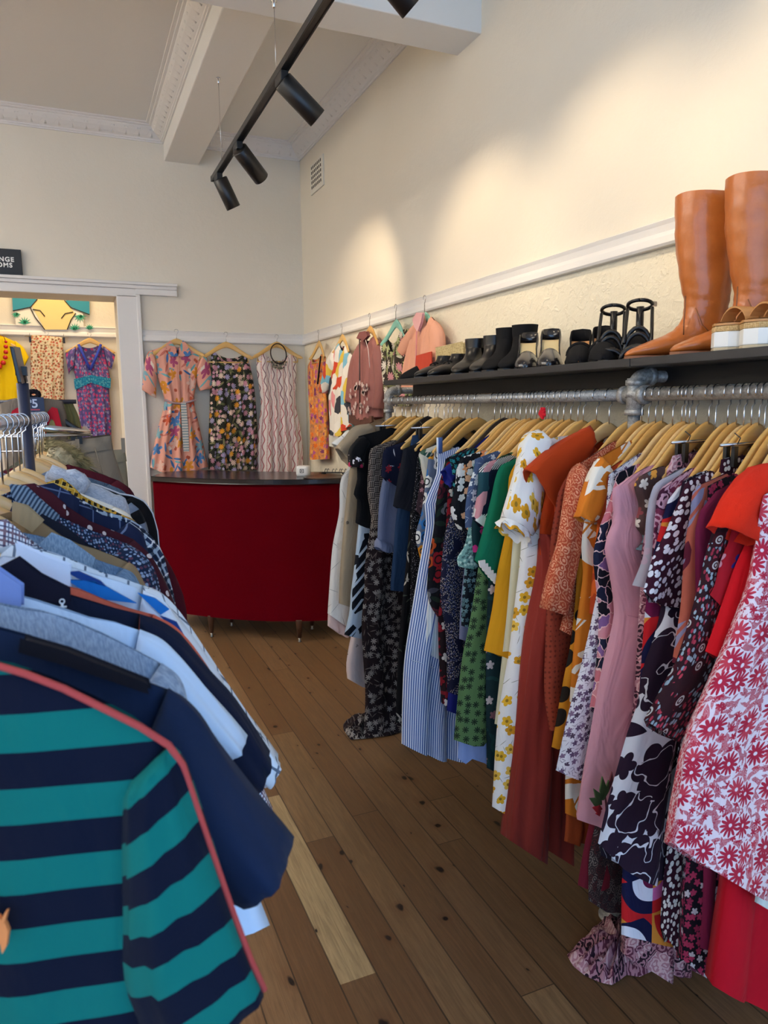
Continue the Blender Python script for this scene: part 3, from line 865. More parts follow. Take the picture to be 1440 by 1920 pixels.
S = solid
R('white long dress with grey sketched leaves and a blush frill', 3.16, [(668,815),(654,874),(639,899),(636,960),(624,1022),(619,1077),(614,1150)], [(614,1150),(643,1172)],
  floral('#e6e2da', ['#d9d4cb'], 9, 7, .2, .6, leaf=['#e6e2da', '#8f8f8c'], lscale=1.3, lsize=(.4, .012)), frill=('#d8b9b0', .055), sl=[([(652,806),(622,832)], [(664,826),(646,848)], .03)])
R('beige cap-sleeved shirt dress with a button tab', 3.08, [(679,800),(668,850),(657,875),(649,936),(643,999),(637,1077),(635,1131)], [(635,1131),(656,1138)], S('#94846e'),
  sl=[([(692,794),(664,800),(645,820),(629,839)], [(702,808),(692,838),(674,860),(656,876)], .032)], button=[(647,979),(684,796)])
R('sheer blush skirt with dark script, hem nearly at the floor', 3.04, [(700,850),(676,1000),(668,1150),(657,1196),(649,1246),(651,1272)], [(651,1272),(681,1289)],
  floral('#cdbab4', ['#8d7f7c'], 26, 3, .2, .10, lobes=.8), cat='skirt', clips=True)
R('pale blue and black abstract-print dress', 2.98, [(690,830),(680,900),(672,983),(662,1077),(657,1113),(655,1145),(645,1190)], [(645,1190),(678,1197)], leafprint('#aebdcc', '#12141c', 5.0))
R('black T-shirt with embroidered flowers on the sleeve cuff', 2.93, [(672,818),(669,870),(669,900),(663,928),(669,936),(666,980)], [(666,980),(692,992)], S('#0d0d10'), cat='T-shirt', name='tee_shirt',
  sl=[([(680,818),(668,824),(655,844),(654,873)], [(690,830),(684,845),(681,858),(677,876)], .025)], cuff=(floral('#1a1416', ['#c8375f', '#e8e0e0', '#7d8a5f'], 38, 5, .45), 0))
R('plain midnight navy long dress', 2.89, [(757,850),(735,1000),(720,1110),(714,1200),(706,1270),(704,1372)], [(704,1372),(757,1362)], S('#11121f'), )
R('dark brown maxi dress with white flowers, trailing on the floor', 2.86, [(712,835),(704,889),(694,991),(684,1061),(683,1113),(678,1166),(681,1237),(685,1299),(684,1340),(682,1376)], [(682,1376),(752,1368)],
  floral('#221719', ['#857e78', '#6f6863', '#948c86'], 32, 7, .46, .75, lobes=.85, leaf=['#5b524d', '#6d645e', '#1a1215'], lscale=1.0, lsize=(.5, .06)), train=[(684,1340),(668,1343),(652,1350),(643,1352),(644,1362),(650,1372),(657,1381),(680,1379),(706,1376),(730,1373),(752,1366),(757,1350),(730,1335),(700,1333)], fold=(4, .012))
R('brown blouse woven with a white basket pattern', 2.81, [(706,822),(695,842),(691,874),(689,921),(693,952),(699,988)], [(699,988),(716,992)], basket('#231a18', '#7a6f67', .0078), cat='blouse')
R('slate blue shirt with a turned-up long sleeve', 2.75, [(735,850),(726,870),(718,897),(711,936),(707,1014),(707,1024)], [(707,1024),(714,1033),(724,1035),(732,1031)], S('#5a627c'), cat='shirt', cuffband=True, t=(.016, .03))
R('navy top with red and white blossom accents', 2.72, [(723,840),(718,850),(716,870),(714,892)], [(714,892),(743,914),(762,922)], floral('#10142a', ['#8e1d2a', '#8e1d2a', '#c9c6c6'], 17, 6, .3, .3, leaf=['#10142a', '#10142a', '#c9c9cf'], lsize=(.3, .04)), cat='top')
R('plain deep blue denim skirt', 2.665, [(752,862),(744,960),(737,1038),(733,1081),(732,1107)], [(732,1107),(763,1109)], S('#1d3350'), cat='skirt', clips=True)
R('black dress with sparse white sprigs', 2.63, [(775,855),(766,1000),(756,1110),(748,1200),(743,1300),(742,1355)], [(742,1355),(770,1350)], floral('#0d0c10', ['#99968f'], 20, 5, .2, .4, leaf=['#0d0c10', '#a8a59f', '#0d0c10', '#3a4038'], lsize=(.4, .07)))
R('black navy blouse with a full gathered sleeve', 2.595, [(756,842),(751,870),(746,896),(737,949)], [(737,949),(760,958),(783,938)], S('#0e1019'), cat='blouse', t=(.02, .04), fold=(6, .012))
R('black dress scattered with tiny silver dots', 2.54, [(784,850),(776,920),(771,967),(770,1080),(766,1200),(762,1300)], [(762,1300),(790,1312)], dots('#0c0c11', ['#8d8d96', '#b8b8c0'], 150, .16, 1.0, dens=.5))
R('plum and grey ditsy-flower blouse', 2.49, [(795,852),(791,880),(785,920),(779,957)], [(779,957),(790,972),(803,965)], floral('#2a1c24', ['#8d6670', '#b39aa0', '#564049'], 48, 5, .45, .9), cat='blouse')
R('ivory shirt printed with green ferns', 2.44, [(790,843),(785,853),(790,880),(796,906)], [(796,906),(816,914)], leafprint('#c9c5b4', '#3d5a48', 13, '#284d44'), cat='shirt')
R('top with bold blue, white and amber blossoms', 2.39, [(803,858),(790,960),(779,1003),(783,1030),(791,1062)], [(791,1062),(802,1068)], floral('#5f6a80', ['#2a6aa8', '#e9e6df', '#c98524'], 20, 5, .5, 1.0, lobes=.2, outline='#20242e'), cat='top')
R('blue and white pinstriped strappy dress with a gathered hem', 2.275, [(820,846),(818,889),(796,946),(799,975),(794,1014),(783,1077),(774,1133),(759,1232),(755,1317),(754,1395)], [(754,1395),(775,1404),(817,1418),(852,1414)],
  stripes('#4a66a0', '#dfe5f0', .0085, .5), fold=(8, .024), t=(.012, .06), straps=[[(820,850),(820,820)]], sn=.14, seam=[(759,1232),(785,1240),(825,1258)])
R('pale striped cotton blouse with a frilled edge', 2.235, [(832,868),(812,1040),(806,1100),(801,1129),(797,1224)], [(797,1224),(824,1237)], stripes('#c7d0d6', '#eceeec', .012, .45), cat='blouse', fold=(7, .012))
R('black blouse with big red and grey blooms', 2.205, [(836,860),(822,915),(818,940),(813,994),(807,1030),(801,1107),(807,1135),(821,1157)], [(821,1157),(842,1162)], floral('#121016', ['#8e1a24', '#6d6d72', '#a84218', '#4c1a26', '#7d1622'], 16, 6, .48, .85, lobes=.25, outline='#1a1216', leaf=['#1d2a22', '#3b3b46'], lsize=(.4, .15)), cat='blouse')
R('dark red dress patterned with white petals', 2.185, [(842,872),(830,1100),(822,1159),(827,1317)], [(827,1317),(838,1328),(850,1331)], floral('#1b0f14', ['#c8c2bc', '#7a1522', '#7a1522'], 24, 4, .4, .8, leaf=['#6d1320', '#1b0f14'], lsize=(.45, .16)))
R('royal blue blouse with a wide short sleeve', 2.165, [(858,868),(853,1000),(846,1200),(840,1300),(837,1332)], [(837,1332),(857,1338)], S('#171f6b'), cat='blouse', sl=[([(860,862),(845,868),(829,880)], [(866,884),(855,896),(841,913)], .022)])
R('teal and black speckled top', 2.14, [(850,842),(843,858),(847,880),(849,930)], [(849,930),(862,936)], floral('#10181f', ['#1c6f78', '#1c6f78', '#2f8790'], 60, 5, .45, .9), cat='top')
R('midnight navy dress with a fine silver speckle', 2.11, [(868,866),(858,905),(852,936),(842,975),(834,999),(828,1061),(825,1109),(836,1200),(838,1297)], [(838,1297),(857,1302)], speckle('#12142c', ['#8a7a70', '#5e6286', '#a89f96'], 230, .30))
R('black ditsy dress with white flowers and an orange bloom', 2.075, [(866,850),(857,874),(854,905),(845,956),(852,980),(859,992)], [(859,992),(873,996)], floral('#15141a', ['#e3ded8', '#d5cfca', '#e8b08a', '#e3ded8'], 34, 5, .44, .95, lobes=.3, second=(['#e6945e', '#e8e3dd', '#e3ded8'], 16, 7, .3, .3)))
R('lilac grey plain slip dress', 2.05, [(890,880),(880,1000),(871,1064),(864,1130),(861,1198)], [(861,1198),(874,1202)], S('#6e7390'))
R('dark dress with a tiny teal flower print', 2.035, [(893,885),(880,1000),(872,1064),(866,1130),(865,1173)], [(865,1173),(880,1178)], floral('#151a22', ['#6b8a90', '#4d6a72'], 52, 5, .45, .95))
R('aqua ditsy blouse with a balloon sleeve', 2.015, [(888,870),(878,992),(870,1027),(858,1046),(860,1062)], [(860,1062),(876,1066),(886,1048)], floral('#5f8a8c', ['#9fc0bd', '#37595d'], 85, 5, .46, .95), cat='blouse', t=(.016, .045))
R('denim blue dress sprigged with white', 1.995, [(890,861),(889,877),(878,913),(872,956),(872,990)], [(872,990),(886,986)], floral('#46587a', ['#cdd4de', '#e2e6ea'], 40, 5, .42, .6, leaf=['#9aa6ba', '#46587a'], lsize=(.4, .05)))
R('dark teal dress with big fuchsia and white spots', 1.965, [(900,880),(890,960),(884,988),(888,1053)], [(888,1053),(897,1058)], dots('#123038', ['#b62f7c', '#d6d2cc', '#123038', '#123038'], 34, .34, .8))
R('pale blue cotton petticoat', 1.95, [(918,890),(895,1150),(875,1250),(860,1380),(857,1420)], [(857,1420),(866,1429),(880,1413),(895,1425),(923,1417)], S('#7f97cc'), cat='petticoat', fold=(7, .02), t=(.015, .05))
R('moss green dress printed with dark daisies', 1.93, [(917,868),(905,1000),(892,1090),(879,1171),(867,1228),(859,1297),(851,1387)], [(851,1387),(875,1390),(894,1375),(914,1392),(930,1380)], floral('#4c6b45', ['#142018'], 38, 8, .42, .92, lobes=.85, rand=.55), fold=(4, .02), t=(.014, .055))
R('patchwork top in navy, mustard, white and pink', 1.9, [(911,842),(898,880),(895,921),(885,972)], [(885,972),(904,990),(914,986)], patches(['#161c30', '#244750', '#9a6a1e', '#c98a90', '#161c30', '#dedbd4'], 17, ('#15161c', '#e8e6e0', .007)), cat='top')
R('black-green long dress with small blossoms', 1.87, [(958,843),(943,880),(935,920),(925,1000),(915,1100),(911,1250),(913,1440)], [(913,1440),(930,1448)], floral('#142a30', ['#a9777c', '#afa7ac', '#7a5560'], 20, 5, .3, .5, leaf=['#1b3d40', '#142a30'], lsize=(.4, .12)))
R('emerald green blouse edged with white scallops', 1.835, [(957,852),(942,867),(931,889),(920,936),(906,991),(890,1050)], [(890,1050),(908,1072),(926,1092),(938,1096)], S('#0f6b4c'), cat='blouse', scallop=True, fold=(3, .008), t=(.012, .022))
R('mustard yellow dress with a dipped hem', 1.80, [(966,848),(962,867),(954,896),(950,983),(932,1077),(924,1139),(908,1220)], [(908,1220),(932,1226),(950,1237),(965,1240)], S('#c48a17'), fold=(3, .014), t=(.012, .035))
R('cream dress with pale lemon hem', 1.775, [(972,880),(950,1150),(940,1240),(930,1330),(927,1357)], [(927,1357),(942,1360)], S('#d6d2b4'))
R('white maxi dress with yellow blossoms and a frilled sleeve', 1.715, [(997,828),(990,880),(985,930),(978,1007),(975,1053),(965,1135),(954,1226),(943,1290),(933,1362),(924,1513)], [(924,1513),(937,1521),(952,1524)],
  floral('#e9e6e0', ['#d9a72a', '#c98f1f', '#e0b548'], 24, 5, .40, .7, lobes=.35, centre='#8a6a20', leaf=['#e9e6e0', '#e9e6e0', '#6d6a4a'], lscale=1.2, lsize=(.4, .02), rand=.9), fold=(5, .016), t=(.02, .05),
  sl=[([(1008,806),(990,812),(978,830),(973,860),(963,897),(943,969)], [(1018,830),(1018,860),(1012,900),(1006,945),(998,985),(984,1003)], .042)], sfr=True)
R('rust red dotted long blouse', 1.575, [(1066,888),(1048,920),(1040,960),(1033,1003),(1028,1070),(1022,1200),(1020,1300),(1030,1370)], [(1030,1370),(1046,1363)], dots('#8a3a28', ['#6b2a1e'], 70, .2, .3), cat='blouse')
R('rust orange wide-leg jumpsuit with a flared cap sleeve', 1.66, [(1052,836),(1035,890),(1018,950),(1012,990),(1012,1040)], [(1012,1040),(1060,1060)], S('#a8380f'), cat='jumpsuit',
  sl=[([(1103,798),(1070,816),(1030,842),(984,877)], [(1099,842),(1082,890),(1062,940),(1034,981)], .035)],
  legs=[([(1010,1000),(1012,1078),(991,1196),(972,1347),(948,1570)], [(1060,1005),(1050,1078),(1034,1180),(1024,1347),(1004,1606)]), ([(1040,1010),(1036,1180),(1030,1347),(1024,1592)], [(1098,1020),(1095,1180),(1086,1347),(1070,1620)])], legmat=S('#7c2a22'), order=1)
R('terracotta blouse with a cream block print', 1.53, [(1080,874),(1074,960),(1070,1050),(1064,1120),(1050,1181)], [(1050,1181),(1069,1192),(1092,1142)], swirl('#9c4229', ['#c98a6c', '#b97455'], 62, 8, .40, .5), cat='blouse',
  sl=[([(1084,868),(1069,895),(1057,962),(1047,1020),(1030,1078),(1018,1141)], [(1098,885),(1088,960),(1080,1030),(1068,1090),(1055,1152)], .03)])
R('amber dress with black spots', 1.505, [(1090,890),(1080,1100),(1070,1200),(1058,1260),(1045,1330),(1033,1400)], [(1033,1400),(1049,1405)], dots('#b5761a', ['#1d1712'], 14, .3, .8))
R('orange and white palm-leaf dress with a rust fringe', 1.48, [(1116,864),(1107,890),(1098,960),(1090,1023),(1093,1077),(1081,1166),(1072,1256),(1066,1350),(1060,1462),(1060,1525)], [(1060,1525),(1078,1531)], leafprint('#c4701f', '#ece3d4', 9, '#ece3d4'),
  sl=[([(1124,856),(1108,880),(1093,928),(1082,968)], [(1136,880),(1128,930),(1115,975),(1096,981)], .025)], frill=('#8c3a17', .075))
R('burnt orange dress with loose white petals', 1.455, [(1138,872),(1128,910),(1122,960),(1116,1020),(1110,1080),(1104,1150)], [(1104,1150),(1120,1156)], floral('#a03a1a', ['#e6dccf', '#c2571f'], 14, 4, .4, .7, lobes=.6))
R('white mini dress with a mauve meadow print', 1.42, [(1142,866),(1134,980),(1124,1078),(1108,1166),(1087,1256),(1063,1347),(1042,1444)], [(1042,1444),(1060,1452),(1094,1460)], floral('#dcd9de', ['#4f3f52', '#77607a', '#5d4a66'], 60, 5, .44, .7, lobes=.5, leaf=['#6b5f70', '#8d8292'], lscale=1.1, lsize=(.45, .05)), t=(.012, .04), sn=.1)
R('wrap dress in coral pink, black and violet shapes', 1.39, [(1156,888),(1143,937),(1125,985),(1112,1037),(1115,1085),(1122,1150),(1116,1260),(1105,1326)], [(1105,1326),(1114,1331)], patches(['#c0707c', '#15141f', '#7a5a8c', '#1a2038', '#c98a94', '#15141f'], 34, rand=1.0, warp=.7, edge='#e6c3c0'))
R('burgundy long skirt', 1.378, [(1182,900),(1135,1400),(1120,1480),(1096,1590),(1084,1660)], [(1084,1660),(1102,1666)], S('#6d1b28'), cat='skirt')
R('brown ethnic banded maxi skirt', 1.365, [(1186,900),(1140,1400),(1125,1500),(1104,1598),(1102,1687)], [(1102,1687),(1129,1705),(1160,1706)], swirl('#2b2324', ['#4d3c3a', '#6d625c', '#4c2627'], 60, 9, .5, .4), cat='skirt')
R('dusty pink linen dress embroidered with a flower at the hem', 1.345, [(1185,868),(1165,892),(1147,920),(1150,950),(1147,985),(1134,1020),(1143,1075),(1151,1130),(1151,1160),(1129,1256),(1105,1392),(1083,1537)], [(1083,1537),(1105,1541),(1132,1549)], S('#c98f9a', wrinkle=.6), fold=(4, .02), t=(.014, .05), embroider=True, seam=[(1154,1148),(1175,1152),(1215,1158)])
R('brown ruffled floral blouse', 1.305, [(1198,885),(1189,910),(1197,950),(1191,985),(1205,1010),(1191,1030)], [(1191,1030),(1210,1035)], floral('#4b3432', ['#c98b3a', '#cfc0b4', '#7a3a3e', '#5d6f78'], 34, 5, .46, .95), cat='blouse', fold=(6, .014), t=(.02, .03))
R('pink paisley maxi dress, its border lying on the floor', 1.285, [(1218,860),(1209,1000),(1200,1130),(1190,1300),(1180,1400),(1176,1600),(1170,1790)], [(1170,1800),(1215,1812),(1300,1805)], swirl('#a87680', ['#2c1824', '#5d2c3e', '#c9a6a8'], 40, 8, .5, .6), clips=True,
  train=[(1172,1700),(1140,1712),(1128,1718),(1100,1745),(1063,1781),(1075,1802),(1098,1820),(1125,1832),(1148,1837),(1160,1830),(1175,1818),(1199,1822),(1235,1806),(1290,1815),(1290,1760)], fold=(5, .02), t=(.02, .05))
R('sheer silver-lilac blouse with line drawings', 1.25, [(1244,879),(1226,910),(1212,964),(1205,1042),(1184,1097)], [(1184,1097),(1208,1102)], floral('#a8a3ad', ['#8d7f90', '#b9a2b0'], 10, 7, .34, .5, leaf=['#a8a3ad', '#6c6772'], lsize=(.5, .014)), cat='blouse')
R('plum and pink swirl-print shirt', 1.225, [(1267,873),(1238,918),(1228,964),(1222,1040),(1215,1100)], [(1215,1100),(1226,1111)], swirl('#b98fa0', ['#40192f', '#6d2945'], 28, 8, .5, .9), cat='shirt')
R('long dress in a red, orange, pink and navy retro print', 1.205, [(1279,885),(1253,937),(1238,990),(1224,1042),(1213,1110),(1203,1230),(1192,1400),(1168,1633),(1166,1753)], [(1166,1753),(1238,1757)], retro(['#c41f24', '#6d1740', '#d98a34', '#e6e2ea', '#d96ba6', '#14163a', '#b9601e'], .10), fold=(2, .008), t=(.012, .03))
R('white dress covered with huge dark plum blossoms', 1.185, [(1280,885),(1258,1000),(1238,1140),(1225,1196),(1206,1248),(1193,1324),(1179,1364),(1160,1432),(1138,1513),(1123,1582)], [(1123,1582),(1152,1621),(1203,1641),(1255,1630)], boldfloral('#d8d6da', '#241525', 9.0), fold=(3, .016), t=(.014, .045))
R('plum blouse with white polka dots', 1.165, [(1286,878),(1282,914),(1269,945),(1247,996),(1222,1046),(1205,1107)], [(1205,1107),(1222,1132),(1270,1138)], dots('#3a1324', ['#e6dfe2'], 66, .34, .9, .05), cat='blouse', fold=(3, .01))
R('maroon trousers with cream spots', 1.15, [(1296,860),(1292,1200),(1262,1500),(1242,1668),(1238,1738)], [(1238,1738),(1257,1779),(1288,1764)], dots('#33101f', ['#d8cfc6'], 62, .33, .9, .05), cat='trousers', clips=True)
R('coral and burgundy tropical dress', 1.12, [(1310,874),(1300,906),(1294,964),(1284,1023),(1280,1081),(1277,1130),(1271,1175),(1260,1242)], [(1260,1242),(1278,1250)], leafprint('#b5604f', '#5d1d30', 8, '#8f8fb0'))
R('black maxi dress with tiny pink and white flowers', 1.10, [(1328,890),(1314,1300),(1294,1560),(1288,1625),(1281,1800)], [(1281,1800),(1312,1828),(1345,1782)], floral('#17101a', ['#a23253', '#c6c0c2', '#a23253', '#8d2a4a'], 48, 5, .46, .95), fold=(4, .02), t=(.014, .05))
R('plain burgundy dress with a soft shoulder', 1.075, [(1346,866),(1327,894),(1312,925),(1306,974),(1303,1042),(1305,1150),(1310,1400),(1318,1640),(1312,1777)], [(1312,1777),(1342,1776)], S('#7a1f41'))
R('maroon dress speckled grey with eye motifs', 1.035, [(1386,862),(1362,896),(1349,935),(1335,994),(1321,1042),(1310,1091),(1298,1134),(1282,1188),(1263,1242),(1244,1275),(1204,1348)], [(1204,1348),(1247,1381),(1288,1400),(1320,1405)], speckle('#2c1318', ['#8d9aa0', '#a83a48', '#7d8a92', '#8e2a3a'], 150, .36, (['#3a1016', '#b8afa8'], 21, .30)), fold=(4, .016), t=(.014, .035))
R('red dress sprinkled with white five-petal flowers', 1.015, [(1402,885),(1380,960),(1366,1015),(1351,1052),(1339,1099),(1331,1115)], [(1331,1115),(1348,1143),(1370,1150)], floral('#9c1522', ['#e2d5dc', '#c98d9c', '#2a2f8a'], 24, 5, .42, .55))
R('scarlet waffle-knit top with a puffed short sleeve', 1.0, [(1418,878),(1408,960),(1399,1013),(1378,1062),(1368,1091),(1344,1161),(1323,1221)], [(1323,1221),(1348,1238),(1380,1240)], S('#c3121d'), cat='knit top', name='knit_top', sl=[([(1434,868),(1400,890),(1384,910),(1364,939),(1341,986)], [(1446,880),(1436,920),(1424,955),(1410,985),(1392,1021)], .04)], slmat=S('#dd2a10', weave=2.5))
R('bright red wide-leg trousers', .985, [(1432,880),(1404,1300),(1366,1640),(1347,1765),(1335,1847)], [(1335,1847),(1380,1865),(1421,1872)], S('#b40d22'), cat='trousers', fold=(3, .02), t=(.02, .05))
R('red and white botanical wrap dress with tie belt', .955, [(1436,862),(1430,910),(1422,974),(1413,1042),(1404,1096),(1382,1159),(1353,1232),(1320,1310),(1293,1378),(1274,1486),(1260,1581)], [(1260,1584),(1300,1612),(1347,1641),(1421,1676)], damask('#dfccd2', '#a8243c', 34, '#b83a4a'), fold=(4, .02), t=(.02, .06), straps=[[(1440,880),(1436,832)]], belt=True, sn=.12)
R('pale mint shift dress, only its hem in view', .92, [(1470,880),(1440,1400),(1425,1600),(1414,1690)], [(1414,1690),(1440,1706)], S('#c8cfca'))

RG.sort(key=lambda g: -g['y'])
EPS = 0
for gi, g in enumerate(RG):
    y = g['y']; pl = rplane(y)
    L = [pl.px(p) for p in g['L']]; hem = [pl.px(p) for p in g['hem']]
    L = [(min(q, -.03), max(z, .02)) for q, z in L]; hem = [(q, max(z, .02)) for q, z in hem]
    for i in range(1, len(L)):
        if L[i][1] >= L[i-1][1] - .002: L[i] = (L[i][0], L[i-1][1]-.004)
    hem[0] = L[-1]
    for i in range(1, len(hem)):
        if hem[i][0] <= hem[i-1][0]: hem[i] = (hem[i-1][0]+.004, hem[i][1])
        if abs(hem[i][1]-hem[i-1][1]) > .12: hem[i] = (hem[i][0], hem[i-1][1] + math.copysign(.12, hem[i][1]-hem[i-1][1]))
    zn = 1.502 + .004*math.sin(gi*2.1)
    rw = .205
    sL, zL = L[0]
    sR = min(rw, max(.12, -sL)); zR = zn - hdrop(sR) + .004
    Rr = [(sR, zR)] + [(max(.05, min(-q*.9+.0, .225 + .05*(1-z/1.5))), z) for q, z in L[1:]]
    zb = hem[-1][1]
    Rr[-1] = (max(Rr[-1][0], hem[-1][0]+.02), zb)
    for i in range(1, len(Rr)):
        if Rr[i][1] >= Rr[i-1][1]-.002: Rr[i] = (Rr[i][0], Rr[i-1][1]-.004)
    sn = g.get('sn', .085 if 'sl' in g else .145)
    sn = min(sn, abs(sL)*.88)
    zsn = zn - hdrop(sn) + (.003 if 'sl' in g else -.006)
    if 'sl' not in g: L[0] = (sL, min(zL, zn-hdrop(sL)-.006)); zL = L[0][1]
    L[1] = (L[1][0], min(L[1][1], zL-.008))
    if zL > zsn: zsn = zL - .004
    if g.get('clips'): L[0] = (max(sL, -.165), 1.43); sL, zL = L[0]; L[1] = (L[1][0], min(L[1][1], 1.41)); zsn = 1.434; sR = -sL; zR = 1.43; Rr[0] = (sR, zR); sn = .12
    top = [(sL, zL), (-sn, zsn), (sn, zn-hdrop(sn)+.003 if not g.get('clips') else zsn), (sR, zR)]
    parts = any(k in g for k in ('sl', 'legs', 'frill', 'train', 'straps', 'scallop', 'belt', 'embroider', 'seam', 'button', 'cuff', 'cuffband'))
    lab = g['short'] + ' on the pipe rail'
    if len(lab.split()) > 16: lab = g['short']
    fold = g.get('fold', (4, .010)); t = g.get('t', (.010, .022))
    mb = sheet(pl, L, Rr, top, hem, t, fold, seed=gi, rows=30, cols=30, neck=(0, 0, sn) if g.get('clips') else ((.06, .02, sn) if 'sl' in g else (.07, .045, sn)), uvoff=gi*.37)
    if not parts:
        o = mb.build(g['name'], g['mat']); tag(o, lab, g['cat'], 'clothes on the right pipe rail'); root = o
    else:
        root = empty(g['name'], pl.w(0, min(z for _, z in L)), lab, g['cat'], 'clothes on the right pipe rail')
        mb.build('bodice' if 'legs' in g else 'body', g['mat'], root)
    for k, (o_, i_, rd) in enumerate(g.get('sl', [])):
        lm = loft(pl, [pl.px(p) for p in o_], [pl.px(p) for p in i_], rd, seed=gi*3+k, d0=.006); lm.build('sleeve', g.get('slmat', g['mat']), root)
        if g.get('cuff'):
            a, b = pl.px(o_[-1]), pl.px(i_[-1]); a0, b0 = pl.px(o_[-2]), pl.px(i_[-2])
            mid = lambda p, q, f: (p[0]+(q[0]-p[0])*f, p[1]+(q[1]-p[1])*f)
            loft(pl, [mid(a0, a, .3), mid(a0, a, 1.06)], [mid(b0, b, .3), mid(b0, b, 1.06)], rd+.004, d0=.006, nr=4, capstart=False).build('sleeve_cuff', g['cuff'][0], root)
        if g.get('sfr'):
            a, b = pl.px(o_[-1]), pl.px(i_[-1]); d_ = Vector((b[0]-a[0], b[1]-a[1])); 
            mbf = MB(); rs = []
            for jj in range(5):
                u = jj/4; ring = []
                for kk in range(40):
                    f = 2*PI*kk/40; c = Vector(((a[0]+b[0])/2, (a[1]+b[1])/2)); h = -d_/2*(.93+.16*u)
                    wv = 1 + .10*u*math.sin(11*f)
                    p = c + h*math.cos(f)*wv; ring.append(pl.w(p.x - .010*u, p.y - .022*u + .006*u*math.sin(8*f), .006+math.sin(f)*rd*(.95+.25*u)*wv))
                rs.append(ring)
            mbf.rings(rs, False, False, [[(kk*.004, -jj*.008) for kk in range(41)] for jj in range(5)]); mbf.build('sleeve_frill', g['mat'], root)
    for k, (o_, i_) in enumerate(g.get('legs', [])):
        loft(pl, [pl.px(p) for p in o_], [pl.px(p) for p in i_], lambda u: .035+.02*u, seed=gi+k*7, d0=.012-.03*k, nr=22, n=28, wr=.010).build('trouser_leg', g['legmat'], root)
    for pts in g.get('straps', []):
        q = [pl.px(p) for p in pts]; q = [q[0]] + [((q[0][0]+q[-1][0])/2, (q[0][1]+q[-1][1])/2), q[-1]]
        m = MB(); rs = []
        for s_, z in q: rs.append([pl.w(s_+dx*.011, z, .012+dy*.003) for dx, dy in ((-1, -1), (1, -1), (1, 1), (-1, 1))])
        m.rings(rs, True, True, [[(.003*i, j*.02) for i in range(5)] for j in range(3)]); m.build('strap', g['mat'], root)
    if 'frill' in g:
        c, hgt = g['frill']; hl = [(q, z) for q, z in hem]; s0, s1 = L[-1][0]+.004, min(Rr[-1][0], .2)
        hz = lerp_line(hem, s0)
        sheet(pl, [(s0, hz+.012), (s0-.006, hz-hgt)], [(s1, zb+.012), (s1, zb-hgt)], [(s0, hz+.012)]+[(q, z+.012) for q, z in hem[1:]]+[(s1, zb+.012)], [(s0-.006, hz-hgt)]+[(q, z-hgt) for q, z in hem[1:]]+[(s1, zb-hgt)], (t[1]*.9, t[1]*1.25), (13, .010), gi+50, 6, 60).build('hem_frill', S(c), root)
    if 'train' in g:
        P = [on_z(x, yy, .02) for x, yy in g['train']]
        c = sum(P, Vector())/len(P); mbt = MB(); rs = []; rr = random.Random(gi)
        K = 64; n = len(P)
        out = [P[int(k*n/K) % n].lerp(P[(int(k*n/K)+1) % n], (k*n/K) % 1) for k in range(K)]
        for jj in range(9):
            u = 1-jj/8.5; ring = []
            for kk, p in enumerate(out):
                w_ = c.lerp(p, u); a = 2*PI*kk/K
                hgt = .012 + .05*(1-u)**.7 + .014*math.sin(9*a+3*u)*math.sin(PI*min(1, u*1.0)+.3) + .010*math.sin(17*a-6*u)
                ring.append(Vector((w_.x, w_.y, max(.004, hgt if jj else .004))))
            rs.append(ring)
        mbt.rings(rs, False, True, [[((rs[jj][k % K]).x*1.0, (rs[jj][k % K]).y) for k in range(K+1)] for jj in range(9)])
        mbt.build('train', g['mat'], root)
    if g.get('scallop'):
        m = MB(); 
        for k in range(9):
            u = (k+.5)/9*.95; q = hem[0][0] + (hem[-1][0]-hem[0][0])*u; z = lerp_line(hem, q)
            rs = []
            pts = [pl.w(q + .011*math.cos(a), z - .002 - .012*max(0, math.sin(a)), .024) for a in [PI*j/8 for j in range(9)]]
            m.prism([pl.w(q+.012, z+.008, .022)] + pts + [pl.w(q-.012, z+.008, .022)], pl.n*.004)
        m.build('scallop_trim', S('#e8e4da'), root)
    if g.get('belt'):
        q = [pl.px(p) for p in ((1400, 1130), (1436, 1120))]
        loft(pl, [pl.px(p) for p in ((1440, 1235), (1424, 1255), (1412, 1310))], [pl.px(p) for p in ((1452, 1240), (1440, 1265), (1432, 1318))], .008, d0=.07, nr=8).build('tie_belt', g['mat'], root)
        loft(pl, [pl.px(p) for p in ((1405, 1180), (1425, 1215), (1445, 1240))], [pl.px(p) for p in ((1412, 1160), (1430, 1190), (1450, 1215))], .008, d0=.066, nr=8).build('tie_belt', g['mat'], root)
    if 'seam' in g:
        q = [pl.px(p) for p in g['seam']]
        m = MB(); m.tube([pl.w(s_, z, t[0]+(t[1]-t[0])*.55) for s_, z in q], .0014, 6); m.build('waist_seam', g['mat'], root)
    if 'button' in g:
        m = MB()
        for p in g['button'][:1]: c = pl.px(p); m.lathe(tuple(pl.w(c[0], c[1], .016)), [(.001, 0), (.008, 0), (.008, .004), (.001, .004)], tuple(pl.n), 14)
        m.build('button', plain('#8a7a66', .5), root)
    if g.get('cuffband'):
        (a, za), (b, zb_) = L[-1], hem[-1]
        sheet(pl, [(a-.004, za+.035), (a-.004, za-.002)], [(b, zb_+.035), (b, zb_)], [(a-.004, za+.035), (b, zb_+.035)], [(a-.004, za-.002)]+hem[1:], (t[1], t[1]+.003), (2, .002), gi, 4, 16).build('turned_cuff', S('#666e88'), root)
